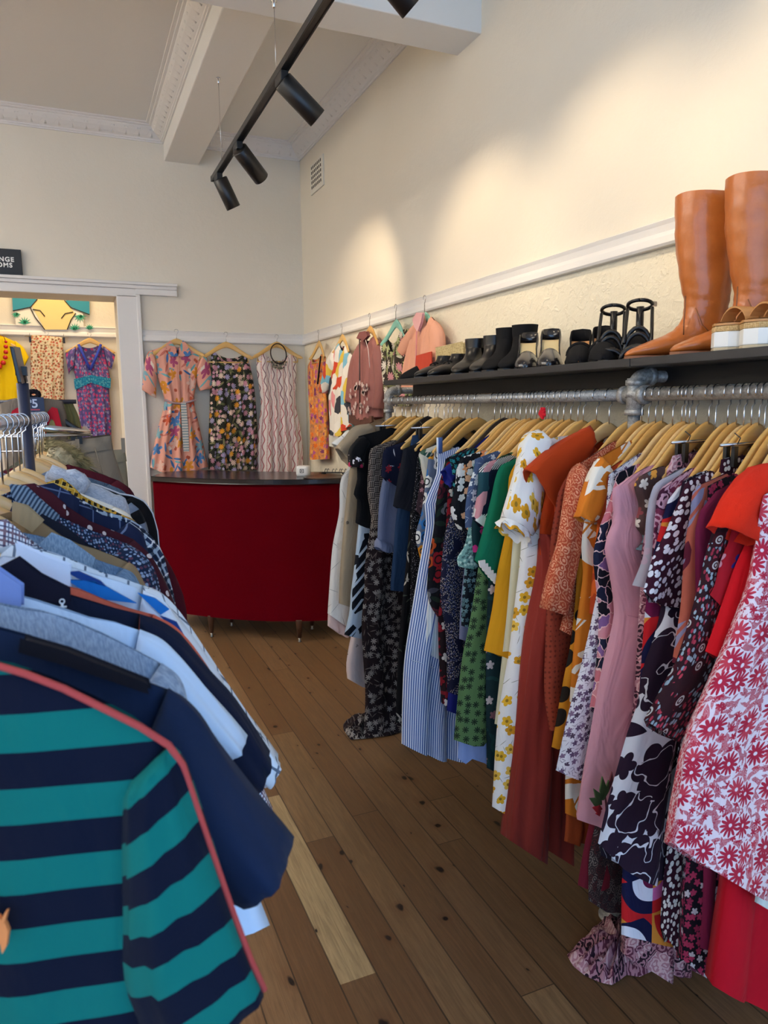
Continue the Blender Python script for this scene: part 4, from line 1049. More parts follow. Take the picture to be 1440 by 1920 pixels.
    if g.get('embroider'):
        pe = Plane(pl.o + pl.n*.078, pl.a)
        GL, RD, DK = S('#4a5a34'), S('#a3202c'), S('#5c2a30')
        for kind, mt, pts in (('embroidered_leaf', GL, [((1127, 1508), (1112, 1478), 6), ((1127, 1508), (1104, 1496), 6), ((1128, 1500), (1128, 1455), 7), ((1130, 1500), (1140, 1462), 5)]), ('embroidered_petal', RD, [((1128, 1516), (1110, 1514), 6), ((1126, 1520), (1116, 1526), 5)]), ('embroidered_stem', DK, [((1140, 1560), (1132, 1480), 2), ((1141, 1480), (1146, 1446), 4)])):
            m = MB()
            for a, b, w_ in pts:
                A, B = pe.px(a), pe.px(b); d_ = Vector((B[0]-A[0], B[1]-A[1])); nn = Vector((-d_.y, d_.x)).normalized()*w_*.0016
                mid = Vector(A)+d_*.5
                m.prism([pe.w(A[0], A[1], 0), pe.w(mid.x+nn.x, mid.y+nn.y, .002), pe.w(B[0], B[1], 0), pe.w(mid.x-nn.x, mid.y-nn.y, .002)], pl.n*.003)
            m.build(kind, mt, root)
    # its hanger
    short = g['short']
    hl = 'wooden hanger carrying the ' + short
    if g.get('clips'): hl = 'steel clip hanger holding the ' + short
    w = hl.split()
    if len(w) > 16: hl = ' '.join(w[:16])
    while hl.split()[-1] in ('a', 'an', 'the', 'and', 'with', 'in', 'of', 'its', 'at'): hl = ' '.join(hl.split()[:-1])
    dark = gi in (7, 14, 19)
    mt = HW[3] if dark else HW[gi % 3]
    if dark: hl = hl.replace('wooden hanger', 'dark hanger')
    hanger(pl, zn if not g.get('clips') else 1.465, ZP, PR, hl, 'hangers on the right pipe rail', mt, clips=g.get('clips', False), bar=False)

fl = MB(); c = on_x(1017, 774, XP-.01); rr = random.Random(2)
for k in range(16):
    a = 2.4*k; r_ = .004+.011*(k/16); fl.ball((c.x, c.y+r_*math.cos(a), c.z+r_*math.sin(a)), (.005, .008, .008), 5)
tag(fl.build('fabric_flower', S('#b01525')), 'small red fabric flower tied to a hanger hook on the pipe rail', 'flower')

# ------------------------------------------------------------------ left-hand rack of shirts and jackets
ZL = 1.525
def xc(y): return -.1825 + .045*y
def lplane(y): return Plane((xc(y), y, 0), (1, -.40 if y < .56 else -.28 if y < .63 else -.18 if y < .75 else -.08, 0))
PL0 = lplane(.54); _z1 = PL0.px((60, 1326))[1]; _z2 = PL0.px((60, 1457))[1]; STP = _z1-_z2
NAVY = plain('#23293f', .45)
lr = empty('straight_clothes_rack', (xc(1.6), 1.6, 0), 'chrome straight clothes rack with navy post, packed with shirts and jackets', 'clothes rack')
m = MB(); m.tube([(xc(.40), .40, ZL), (xc(2.34), 2.34, ZL)], .012, 12); m.build('hanging_rail', STEEL, lr)
m = MB(); m.tube([(xc(2.34), 2.34, ZL), (xc(2.40), 2.40, ZL+.006)], .013, 12); m.build('rail_tip', plain('#1f2434', .4), lr)
for y in (.415, 1.885):
    m = MB(); m.tube([(xc(y), y, .02), (xc(y), y, ZL+(.085 if y > 1 else .0))], .013, 12); m.build('post', NAVY, lr)
    m = MB(); m.box((xc(y)-.25, y-.02, 0), (xc(y)+.25, y+.02, .025)); m.build('foot', NAVY, lr, bevel=.004)
AX = .045
m = MB(); m.tube([(xc(2.34), 2.34, ZL-.03), (AX, 2.46, 1.475), (AX, 2.95, 1.475)], .011, 10); m.build('side_arm', STEEL, lr)
ps = empty('sign_holder', (xc(1.885), 1.885, ZL+.085), 'slim black sign holder tilted on top of the navy rack post', 'sign holder')
P = [on_y(26, 651, 1.80), on_y(38, 653, 1.97), on_y(52, 714, 1.97), on_y(41, 718, 1.80)]
MB().prism(P, (-.008, 0, 0)).build('panel', plain('#17181d', .35), ps, bevel=.002)
m = MB(); m.tube([(xc(1.885), 1.885, ZL+.08), (xc(1.885), 1.885, ZL+.11)], .009, 10); m.obox((xc(1.885), 1.885, ZL+.112), (.012, 0, 0), (0, .02, 0), (0, 0, .01)); m.build('clamp', BLACKP, ps)

def patch(pl, pts, d, th, m, name, root, bev=.003):
    q = [pl.px(p) for p in pts]
    return MB().prism([pl.w(s_, z, d) for s_, z in q], pl.n*th).build(name, m, root, bevel=bev)

LG = []
def Lg(short, y, ridge, out, mat, kind='long', inner=None, cat='shirt', name=None, **k): LG.append(dict(short=short, y=y, ridge=ridge, out=out, mat=mat, kind=kind, inner=inner, cat=cat, name=name or cat.replace(' ', '_').replace('-', '_'), **k))

TEALN = stripes('#030a20', '#00625c', STP, .5, axis=1, off=-(_z1-STP/2))
TEALS = stripes('#030a20', '#00625c', STP*.92, .5, axis=1, off=.012)
REDP = S('#a8423f')
Lg('teal and navy striped polo shirt with coral piping', .54, [(0,1240),(60,1258),(130,1285),(200,1320),(270,1355),(320,1395)], [(320,1395),(345,1430),(368,1500),(402,1600),(440,1710),(470,1790),(497,1850)], TEALN, 'short', [(236,1470),(234,1560),(236,1700),(242,1840),(310,1985)], cat='polo shirt', slmat=TEALS, piping=REDP, rd=.024)
Lg('plain navy T-shirt with a black collar band', .605, [(68,1196),(130,1225),(200,1250),(270,1278),(315,1292)], [(315,1292),(342,1308),(378,1345),(419,1410),(483,1502),(546,1587)], S('#15233f'), 'short', [(270,1400),(300,1480),(340,1560),(400,1640),(450,1664)], cat='T-shirt', name='tee_shirt', rd=.04,
   trims=[('neck_band', [(64,1183),(140,1205),(282,1262),(284,1272),(140,1222),(62,1200)], S('#15131c'))])
Lg('heather grey T-shirt', .675, [(40,1141),(96,1148),(168,1177),(228,1205),(270,1228),(302,1244)], [(302,1244),(330,1268),(345,1300),(352,1340),(350,1380)], heather('#7e8fa8', '#9aa9bf'), 'short', [(240,1330),(250,1360),(265,1400),(280,1420)], cat='T-shirt', name='tee_shirt')
Lg('white T-shirt with a periwinkle collar', .735, [(0,1108),(48,1119),(108,1138),(168,1158),(222,1168),(262,1182)], [(262,1182),(300,1199),(330,1225),(362,1260),(412,1322),(461,1386)], S('#c2d6f0'), 'short', [(240,1290),(280,1320),(330,1360),(375,1395),(415,1415)], cat='T-shirt', name='tee_shirt', hemx=[(470,1500),(479,1655),(506,1735)],
   trims=[('collar', [(-30,1040),(6,1062),(46,1090),(46,1120),(10,1118),(-30,1110)], S('#7d92cc'))])
Lg('navy polo shirt with a white anchor', .77, [(48,1093),(129,1115),(180,1130),(216,1141),(262,1151)], [(262,1151),(300,1166),(330,1186),(350,1205),(395,1258),(443,1313),(507,1414)], S('#10172e'), 'short', [(260,1260),(310,1310),(360,1360),(420,1430),(474,1480)], cat='polo shirt', anchor=True, collar=[[(12,1060),(41,1045),(79,1074),(127,1098),(128,1112),(80,1104),(40,1090)]], ccol=S('#141325'))
Lg('coral crew-neck shirt', .815, [(158,1107),(216,1134),(255,1144),(287,1152)], [(287,1152),(316,1167),(340,1187),(372,1226),(420,1300),(470,1392)], S('#c4604c'), 'short', [(262,1260),(310,1310),(360,1360),(420,1420),(455,1450)])
Lg('white shirt with bright blue triangles', .855, [(60,1050),(129,1062),(192,1081),(235,1094),(268,1107)], [(268,1107),(306,1124),(330,1156),(360,1196),(420,1280)], S('#d3dff0'), 'short', [(250,1210),(290,1260),(330,1300),(370,1330)], geo=True, collar=[[(48,1024),(82,1040),(127,1057),(127,1098),(92,1090),(54,1062)]], ccol=S('#d3ddf2'))
WIN = check('#d5e0ee', [('#2c4362', .028, .0030, 0, (0, 1))], rot=.35)
Lg('white shirt with a navy windowpane check', .915, [(62,1025),(120,1043),(192,1074),(236,1086),(268,1098)], [(268,1098),(306,1115),(340,1153),(385,1220),(431,1289),(482,1362),(524,1424)], WIN, 'short', [(260,1210),(310,1270),(380,1350),(440,1420),(496,1472)])
GING = check('#dfe3ee', [('#5a2440', .012, .003, 0, (0, 1)), ('#26335e', .012, .002, .006, (0, 1))], rot=.3)
Lg('white shirt with a small red and navy check', .985, [(0,967),(22,980),(48,1005),(66,1024),(150,1062),(210,1090)], [(210,1090),(260,1110),(320,1165),(400,1300),(470,1430),(513,1522)], GING, 'short', [(250,1210),(300,1270),(380,1370),(440,1460),(498,1526)])
Lg('light chambray denim shirt', 1.06, [(101,1012),(120,1013),(168,1045),(205,1058),(232,1066)], [(232,1066),(250,1078),(268,1110),(290,1150)], heather('#56708f', '#6f8aa8'), 'long', collar=[[(86,1016),(101,1002),(130,1014),(172,1044),(168,1056),(120,1034),(96,1030)]], ccol=heather('#6d88a6', '#8aa3bd'))
Lg('tan zip jacket', 1.125, [(40,952),(72,975),(130,1015),(180,1030),(216,1044),(240,1055)], [(240,1055),(254,1066),(270,1095),(285,1130)], S('#8a7458'), 'long', cat='jacket', collar=[[(36,946),(52,950),(76,972),(64,984),(36,966)]], ccol=S('#9a8566'))
Lg('black-navy jacket with a broad collar', 1.17, [(68,980),(90,972),(120,990),(150,1013),(200,1038)], [(200,1038),(235,1052),(262,1082),(280,1120)], S('#161824'), 'long', cat='jacket', collar=[[(62,984),(82,968),(120,988),(153,1013),(158,1034),(110,1014),(80,996)]], ccol=S('#1a1d2b'))
Lg('navy shirt peppered with white dots', 1.235, [(33,916),(60,935),(105,966),(168,994),(205,1007),(240,1020)], [(240,1020),(270,1040),(288,1068),(297,1100),(305,1150),(312,1210)], dots('#1a2740', ['#8fa0bb', '#7286a6', '#5c3a4c'], 190, .33, .6), 'long', collar=[[(31,912),(50,914),(76,938),(106,964),(100,974),(62,950),(34,926)]], ccol=stripes('#2c3d52', '#75879a', .006, .5, rot=.6))
Lg('maroon shirt flecked with white squares', 1.32, [(50,912),(66,911),(120,946),(168,977),(220,998),(252,1012)], [(252,1012),(282,1040),(300,1070),(320,1116),(335,1170)], dots('#3d1520', ['#cfc3c3'], 30, .12, .5, dens=.6), 'long', collar=[[(48,912),(66,910),(96,926),(120,946),(120,970),(84,944),(56,926)]], ccol=dots('#451823', ['#cfc3c3'], 26, .14, .5, dens=.6))
NWP = check('#17213f', [('#5f6f92', .055, .0025, 0, (0, 1))], rot=.3)
Lg('navy flannel shirt with a pale windowpane', 1.43, [(79,911),(101,911),(144,937),(192,966),(240,980)], [(240,980),(264,998),(275,1023),(285,1060),(296,1110)], NWP, 'long', collar=[[(77,913),(101,909),(124,922),(145,937),(142,966),(110,940),(86,925)]], ccol=NWP)
PLD = check('#1f3050', [('#9fb3c9', .03, .006, 0, (0, 1)), ('#d7dfe8', .03, .003, .015, (0, 1)), ('#0f1626', .03, .005, .022, (0, 1))], rot=.25)
Lg('blue and white tartan shirt', 1.51, [(130,925),(192,958),(230,968),(247,975)], [(247,975),(266,990),(299,1028),(316,1085),(328,1130),(338,1190)], PLD, 'long')
YPL = check('#2a2013', [('#c9982f', .014, .005, 0, (0, 1)), ('#e0c470', .014, .0015, .009, (0, 1))], rot=.35)
Lg('yellow and black plaid shirt', 1.60, [(98,905),(117,902),(146,925),(190,948),(216,958)], [(216,958),(236,968),(253,978),(262,1000),(268,1040)], YPL, 'long', collar=[[(96,906),(117,900),(133,912),(147,926),(145,942),(118,922),(102,914)]], ccol=YPL)
Lg('white and amber cotton shirt', 1.70, [(140,921),(165,930),(192,941),(216,950)], [(216,950),(235,960),(250,975),(258,1000)], S('#e9e6dc'), 'long')
Lg('pale grey jersey with knotted sleeves', 1.79, [(88,884),(103,877),(120,882),(145,896),(170,906)], [(170,906),(190,914),(215,926),(240,945)], heather('#9aa2b2', '#b3bac8'), 'long', cat='jumper', knot=True)
Lg('black jacket with slate shoulder bands', 1.95, [(130,893),(156,906),(204,923),(230,934),(246,942)], [(246,942),(262,956),(275,985),(283,1030)], stripes('#0f1014', '#6d7a90', .05, .42, axis=1, off=.018), 'long', cat='jacket')
Lg('black coat with white sleeve piping', 2.05, [(190,912),(225,926),(248,930)], [(248,930),(270,940),(286,962),(295,995),(298,1030)], S('#0c0d12'), 'long', cat='coat', piping=S('#c9cdd6'), prange=(0, .8))
Lg('dark washed denim jacket', 2.17, [(125,882),(150,890),(168,896),(205,908)], [(205,908),(230,920),(245,938),(255,970)], heather('#3d4f63', '#566a80'), 'long', cat='jacket')
Lg('maroon wool coat', 2.25, [(160,880),(190,889),(220,900)], [(220,900),(245,918),(258,945),(290,1010),(322,1065),(345,1120),(352,1180)], S('#4a121f'), 'long', cat='coat')
Lg('coat with a cream sherpa collar', 2.31, [(105,855),(135,872),(170,890)], [(170,890),(196,902),(214,925),(224,960)], S('#6a5d52'), 'long', cat='coat', fur=([(88,846),(103,850),(115,860),(128,878)], .032, '#cdbd9a', .016))
Lg('parka with an olive fur-trimmed hood', 2.37, [(110,845),(150,868),(185,886)], [(185,886),(206,896),(222,920),(232,960)], S('#4b4a3c'), 'long', cat='parka', fur=([(70,836),(92,838),(115,846),(140,860),(156,876)], .036, '#a3946a', .032))

LG.sort(key=lambda g: -g['y'])
for gi, g in enumerate(LG):
    y = g['y']; pl = lplane(y)
    rid = [pl.px(p) for p in g['ridge']]; out = [pl.px(p) for p in g['out']]
    zn = 1.425 + .005*math.sin(gi*1.7)
    rid = [q for q in rid if q[0] > .02] or rid[-2:]
    for i in range(1, len(rid)):
        if rid[i][0] <= rid[i-1][0]: rid[i] = (rid[i-1][0]+.003, rid[i][1])
    sT, zT = rid[-1]
    s0, z0 = rid[0]
    if s0 > .075: rid = [(.065, min(zn-hdrop(.065)+.006, z0+(s0-.065)*.35))] + rid
    sN = rid[0][0]
    Rr = [(sT, zT), (sT-.012, zT-.10), (sT-.02, zT-.22), (sT-.012, .80)]
    if 'hemx' in g: 
        h = [pl.px(p) for p in g['hemx']]; Rr = [(sT, zT), (sT-.012, zT-.12)] + h
    L = [(-q, z) for q, z in Rr]
    top = [(-q, z) for q, z in reversed(rid)] + rid
    zb = Rr[-1][1]
    lab = g['short'] + ' on the left rack'
    multi = True
    root = empty(g['name'], pl.w(0, zb), lab, g['cat'], 'shirts and jackets on the left rack')
    sheet(pl, L, Rr, top, [(L[-1][0], zb), (Rr[-1][0], zb)], (.012, .02), (3, .007), seed=gi+100, rows=26, cols=36, neck=(.05, .012, sN)).build('body', g['mat'], root)
    if g['kind'] == 'short': inn = [pl.px(p) for p in g['inner']]
    else:
        q = out[-1]; zz = [.12, .28, .42]
        out = out + [(q[0]+.012, q[1]-.16), (q[0]+.010, q[1]-.32)]
        inn = [(q_[0]-.085-.02*min(1, i/3), q_[1]-.055*max(0, 1-i/3)) for i, q_ in enumerate(out)]
    loft(pl, out, inn, (lambda u, q=g.get('rd', .026): .014+(q-.014)*min(1, u*1.6)), seed=gi*5, d0=.002, nr=18, n=24, wr=.003).build('sleeve', g.get('slmat', g['mat']), root)
    # the sleeve on the far side of the rail, mirrored
    if gi >= len(LG)-4 or g['kind'] == 'long' and gi % 2 == 0:
        loft(pl, [(-a, b) for a, b in out], [(-a, b) for a, b in inn], g.get('rd', .03), seed=gi*5+1, d0=.004, nr=14, n=18, wr=.003).build('sleeve', g.get('slmat', g['mat']), root)
    if 'piping' in g:
        pts = rid[:-1] + out; a, b = g.get('prange', (0, 1)); pts = pts[int(a*len(pts)):int(b*len(pts))+1]
        MB().tube([pl.w(q, z+.001, .008 if i < len(rid)-1 else .004) for i, (q, z) in enumerate(pts)], .0024, 8).build('piping', g['piping'], root)
    for nm, pts, mt in g.get('trims', []): patch(pl, pts, .014, .01, mt, nm, root)
    for pts in g.get('collar', []): patch(pl, pts, .016, .012, g['ccol'], 'collar', root, .005)
    if g.get('anchor'):
        AW = S('#dfe3ea'); c = pl.px((123, 1117)); m = MB(); k = .0072
        P_ = lambda x, z: pl.w(c[0]+x*k, c[1]+z*k-.006, .034)
        m.tube([P_(0, 1), P_(0, -1)], .0012, 6); m.tube([P_(-.5, .5), P_(.5, .5)], .0009, 6)
        m.tube([P_(-.9, -.1), P_(-.75, -.7), P_(0, -1.05), P_(.75, -.7), P_(.9, -.1)], .0010, 6); m.tube([P_(.3*math.cos(a), 1.25+.3*math.sin(a)) for a in [PI*j/5 for j in range(11)]], .0007, 5)
        m.build('anchor_motif', AW, root)
    if g.get('geo'):
        BL, BD = S('#1b6fc0'), S('#1d3f86')
        for pts, mt in (([(127, 1080), (180, 1081), (256, 1123), (184, 1114)], BL), ([(129, 1066), (150, 1064), (190, 1082), (200, 1092), (150, 1078)], BD), ([(258, 1104), (290, 1114), (316, 1134), (300, 1144)], BL), ([(300, 1146), (330, 1158), (345, 1185), (330, 1180)], BD)):
            patch(pl, pts, .0165, .004, mt, 'blue_triangle', root, 0)
    if g.get('knot'):
        m = MB()
        for pts, r in (([(96, 882), (118, 890), (140, 900), (152, 912)], .017), ([(150, 893), (160, 903), (152, 914), (146, 922)], .015), ([(128, 890), (140, 888), (154, 896), (160, 906)], .014)):
            q = [pl.px(p) for p in pts]; m.tube([pl.w(a, b, .03) for a, b in q], r, 10)
        m.build('knotted_sleeve', g['mat'], root)
    if 'fur' in g:
        pts, r, c, ln = g['fur']; q = [pl.px(p) for p in pts]; P = [pl.w(a, b-.012, .0) for a, b in q]
        m = MB(); m.tube(P, lambda u: r*(.75+.4*math.sin(PI*u)), 14); rr = random.Random(gi)
        fur = m.build('fur_trim', S(c), root)
        m = MB()
        for k in range(2200):
            u = rr.random()*(len(P)-1); i = int(u); b_ = P[i].lerp(P[i+1], u-i); t_ = (P[i+1]-P[i]).normalized()
            x = t_.cross(Vector((0, 0, 1))).normalized(); yv = x.cross(t_); a = rr.random()*6.28
            nrm = x*math.cos(a)+yv*math.sin(a); rad = r*(.75+.4*math.sin(PI*u/(len(P)-1)))
            p0 = b_ + nrm*rad*.9; tip = p0 + nrm*ln*rr.uniform(.5, 1) + t_*ln*rr.uniform(-.3, .8) + Vector((0, 0, -ln*.4*rr.random()))
            wv = t_.cross(nrm)*.002
            m.add([p0-wv, p0+wv, tip], [(0, 1, 2)])
        m.build('fur_hairs', S(c), fur)['kind'] = 'stuff'
    hl = 'wooden hanger carrying the ' + g['short']
    hanger(pl, zn, ZL, .012, hl, 'hangers on the left rack', HWP[gi % 3], half=.17, bar=False, bow=.002)

# orange embroidered emblem on the chest of the striped polo
pl = lplane(.54); pl = Plane(pl.o + pl.n*.030, pl.a); root = [o for o in COL.objects if o.get('label', '').startswith('teal and navy')][0]
m = MB(); OR = S('#d9824a')
for pts in ([(-30, 1760), (-30, 1720), (0, 1712), (14, 1726), (20, 1740), (16, 1768), (8, 1782), (4, 1760), (-6, 1784), (-12, 1765)], [(6, 1720), (14, 1704), (18, 1703), (12, 1726)]):
    m.prism([pl.w(*pl.px(p), 0) for p in pts], pl.n*.003)
m.build('chest_emblem', OR, root)

# trousers on clip hangers, hanging from the side arm
TG = [('grey chino trousers hanging nearest on the side arm', 2.58, [(207, 818), (213, 846), (232, 905), (250, 980)], '#83786a'),
      ('khaki trousers behind the grey chinos', 2.72, [(233, 843), (238, 880), (242, 930), (246, 990)], '#8f8672'),
      ('dark brown trousers hidden mostly behind the khaki pair', 2.83, [(205, 815), (211, 850), (216, 900), (222, 960)], '#4b4038')]
for gi, (lab, y, rp, c) in enumerate(TG):
    pl = Plane((AX-.01, y, 0), (1, -.045, 0)); Rr = [pl.px(p) for p in rp]; w0 = Rr[0][0]
    root = empty('trousers', pl.w(0, .75), lab, 'trousers', 'trousers on the side arm')
    Rr = Rr + [(Rr[-1][0]+.01, .75)]; L = [(-q, z) for q, z in Rr]; mt = S(c)
    zt = Rr[0][1]
    sheet(pl, L, Rr, [(-w0, zt-.02), (w0, zt)], [(-w0, .75), (w0, .75)], (.014, .03), (2, .008), 300+gi, 20, 26).build('legs', mt, root)
    sheet(pl, [(-w0-.002, zt-.018), (-w0-.004, zt-.06)], [(w0+.002, zt+.002), (w0+.006, zt-.042)], [(-w0, zt-.018), (w0, zt+.002)], [(-w0, zt-.06), (w0, zt-.042)], (.014, .019), (2, .002), 300+gi, 4, 26).build('waistband', mt, root)
    if gi == 0:
        for a, b in (((178, 838), (195, 895)), ((120, 842), (122, 872))):
            A, B = pl.px(a), pl.px(b); MB().tube([pl.w(*A, .024), pl.w(*B, .036)], .0022, 5).build('pocket_seam', mt, root)
        for x in (-.13, -.02, .12):
            MB().obox(pl.w(x, zt-.03, .02), pl.a*.006, pl.n*.003, (0, 0, .024)).build('belt_loop', mt, root)
    qs = pl.px((150-6*gi, 828))[0]-.13; ph_ = Plane(pl.o+pl.a*qs, pl.a)
    h = hanger(ph_, zt+.010, 1.475, .011, 'chrome clip hanger holding the ' + lab.split(' hanging')[0].split(' hidden')[0], 'clip hangers on the side arm', STEEL, clips=True, cat='clip hanger', name='clip_hanger')

# ---- the bargain rack between the doorway and the shirts
YM = 3.9
mr = empty('tee_stand', (-.16, YM, 0), 'dark single-bar garment stand behind the shirts rack', 'clothes stand')
m = MB(); m.tube([(-.16, YM, .02), (-.16, YM, 1.585)], .013, 10); m.tube([(-.36, YM+.03, 1.585), (.03, YM+.03, 1.585)], .011, 10); m.tube([(-.16, YM, 1.585), (-.16, YM+.03, 1.585)], .012, 8); m.build('frame', NAVY, mr)
m = MB(); m.box((-.40, YM-.025, 0), (.10, YM+.025, .03)); m.build('foot', NAVY, mr, bevel=.004)
pl = Plane((-.11, YM-.02, 0), (1, 0, 0))
g = empty('tee_shirt', pl.w(0, 1.0), 'taupe T-shirt with a red and teal flame graphic on the stand', 'T-shirt')
Lc = [pl.px(p) for p in ((-2, 757), (2, 790), (6, 840))]; Rc = [pl.px(p) for p in ((118, 752), (126, 785), (128, 840))]
sheet(pl, Lc+[(Lc[-1][0], 1.0)], Rc+[(Rc[-1][0], 1.0)], [pl.px((-2, 757)), pl.px((30, 748)), pl.px((90, 747)), pl.px((118, 752))], [(Lc[-1][0], 1.0), (Rc[-1][0], 1.0)], (.012, .03), (3, .012), 77).build('body', S('#6f6459'), g)
def blob(pl, px, d, m, name, root): return MB().prism([pl.w(*pl.px(p), d) for p in px], pl.n*.003).build(name, m, root)
for pts, c, nm in (([(18, 786), (24, 770), (34, 764), (42, 768), (42, 800), (16, 800)], '#a81c2c', 'red_graphic'), ([(84, 800), (90, 772), (98, 763), (108, 766), (114, 790), (120, 815), (108, 815), (102, 790), (96, 785), (90, 800), (86, 815)], '#a81c2c', 'red_graphic'), ([(88, 812), (94, 790), (100, 786), (106, 800), (108, 815)], '#8d8455', 'sand_graphic'), ([(86, 818), (92, 802), (98, 798), (106, 818)], '#2f8a94', 'teal_graphic')):
    blob(pl, pts, .038, S(c), nm, g)
hanger(pl, 1.56, 1.585, .011, 'black plastic hanger carrying the taupe flame-graphic T-shirt', None, BLACKP, half=.17)
pl2 = Plane((.14, YM+.06, 0), (1, 0, 0))
Lc = [pl2.px(p) for p in ((118, 752), (122, 790), (128, 830))]; Rc = [pl2.px(p) for p in ((137, 757), (148, 782), (154, 812))]
o = sheet(pl2, Lc+[(Lc[-1][0], 1.0)], Rc+[(Rc[-1][0], 1.0)], [Lc[0], Rc[0]], [(Lc[-1][0], 1.0), (Rc[-1][0], 1.0)], (.012, .03), (3, .010), 78).build('cardigan', S('#6d6a45'))
tag(o, 'olive cardigan at the right end of the dark garment stand', 'cardigan')
pk = empty('price_sign', (-.05, YM-.09, 1.47), 'navy price card marked five dollars in front of the taupe T-shirt', 'sign')
A, B = on_y(46, 745, YM-.09), on_y(85, 785, YM-.09)
MB().box((A.x, YM-.09, B.z-.06), (B.x, YM-.086, A.z)).build('card', plain('#1f2f4d', .6), pk)
PINK = plain('#b9c4d8', .6)
q = on_y(72, 764, YM-.09); text('5', .056, (q.x, YM-.0905, q.z), (PI/2, 0, 0), PINK, pk, bold=.001)
q = on_y(60, 756, YM-.09); text('$', .022, (q.x, YM-.0905, q.z), (PI/2, 0, 0), PINK, pk, bold=.0006)
m = MB(); a, b = on_y(57, 767, YM-.09), on_y(75, 768.5, YM-.09); m.box((a.x, YM-.0905, b.z-.002), (b.x, YM-.0895, a.z)); m.build('red_line', plain('#9c3a4a', .6), pk)
sc_ = MB(); c = on_y(63, 740, YM-.05)
for k in range(12):
    a = 2*PI*k/12; sc_.ball((c.x+.022*math.cos(a), c.y, c.z+.016*math.sin(a)), (.012, .012, .013), 6)
o = sc_.build('scrunchie', S('#17131a')); tag(o, 'black fabric scrunchie looped over the dark garment stand', 'scrunchie')

# ------------------------------------------------------------------ clothes hung on the walls
def wall_garment(pl, name, label, cat, L, R_, top, hem, mat, t=(.012, .03), fold=(4, .012), seed=0, neck=(.05, .02), sleeves=(), rows=30, cols=36, group='clothes hung on the picture rail'):
    L = [pl.px(p) for p in L]; R_ = [pl.px(p) for p in R_]; top = [pl.px(p) for p in top]; hem = [pl.px(p) for p in hem]
    for C in (L, R_):
        for i in range(1, len(C)):
            if C[i][1] >= C[i-1][1]-.002: C[i] = (C[i][0], C[i-1][1]-.004)
    root = empty(name, pl.w((L[-1][0]+R_[-1][0])/2, min(L[-1][1], R_[-1][1])), label, cat, group)
    sn = abs(top[2][0]-top[1][0])/2 if len(top) > 3 else .07
    sheet(pl, L, R_, top, hem, t, fold, seed, rows, cols, neck=(neck[0], neck[1], sn)).build('body', mat, root)
    for k, (o_, i_, rd) in enumerate(sleeves): loft(pl, [pl.px(p) for p in o_], [pl.px(p) for p in i_], rd, seed=seed+k, wr=.002).build('sleeve', mat, root)
    return root
def wall_hanger(pl, neck_px, hook_px, label, mat, half=.2, rr=.010, **k):
    q = pl.px(neck_px); pl2 = Plane(pl.o + pl.a*q[0], pl.a)
    zr = pl.px(hook_px)[1] - .012
    return hanger(pl2, q[1], zr, rr, label, 'hangers on the picture rail', mat, half=half, **k)

BWP = Plane((0, YB-.075, 0), (1, 0, 0))
PK = floral('#d99a86', ['#7a9fa8', '#c9822e', '#4a76a8', '#a0486a', '#b8543a', '#d9b0a0'], 9, 5, .40, .75, lobes=.65, leaf=['#6aa0a4', '#d99a86', '#3f6a9c', '#b86a5c'], lscale=1.3, lsize=(.5, .10), second=(['#c98a2e', '#a8503a', '#e0cfc0'], 14, 2, .26, .35))
w1 = wall_garment(BWP, 'shirt_dress', 'pink belted shirt dress with tropical print beside the door frame', 'dress', [(283,658),(291,690),(300,722),(308,749),(296,800),(286,845),(281,872)], [(383,664),(374,690),(368,722),(364,752),(374,800),(384,845),(390,874)],
  [(283,658),(313,646),(346,646),(383,664)], [(281,876),(300,884),(324,888),(352,886),(390,874)], PK, sleeves=[([(286,656),(276,664),(269,695),(266,731)], [(296,690),(294,705),(293,722),(292,746)], .03), ([(380,662),(390,674),(396,700),(399,727)], [(368,694),(368,706),(370,720),(374,733)], .03)], t=(.014, .05), fold=(4, .016), seed=401)
for pts, dd in (([(312,646),(318,640),(327,652),(332,668),(318,668),(311,660)], .02), ([(348,646),(342,640),(336,652),(334,668),(352,668),(356,662)], .02)):
    patch(BWP, pts, dd, .01, PK, 'collar', w1)
MB().tube([BWP.w(*BWP.px(p), .045) for p in ((307,750),(325,756),(340,757),(355,753),(365,750))], .008, 8).build('belt', S('#a88a8c'), w1)
patch(BWP, [(338,756),(346,756),(350,800),(352,845),(343,845),(340,800)], .05, .006, stripes('#8a9a9c', '#d9cfc6', .02, .5, axis=1), 'belt_tail', w1)
MB().tube([BWP.w(*BWP.px(p), .034) for p in ((333,668),(334,700),(336,745))], .003, 6).build('button_placket', S('#d9a090'), w1)
patch(BWP, [(322,659),(336,659),(336,672),(322,672)], .012, .003, S('#1f2a33'), 'neck_label', w1)
DKF = floral('#2a2a22', ['#d9932e', '#c98a96', '#d9b8a4', '#9a8fae', '#e0c9b0', '#b07a86'], 17, 8, .40, .85, lobes=.55, leaf=['#5c5f3c', '#4a4f36', '#7a7450'], lscale=.8, lsize=(.5, .12), second=(['#d9b8a8', '#c08a98', '#a89cb8'], 30, 5, .4, .5))
wall_garment(BWP, 'dress', 'black dress crowded with mustard and pink flowers, second from door frame', 'dress', [(396,662),(394,700),(393,760),(391,820),(391,878)], [(464,668),(470,690),(476,722),(482,790),(483,878)], [(396,662),(404,660),(458,664),(464,668)], [(391,880),(437,882),(483,879)], DKF, seed=402, t=(.014, .04), fold=(5, .014), neck=(.07, .04))
STR = stripes('#e6cdc0', '#b0484c', .024, .16)
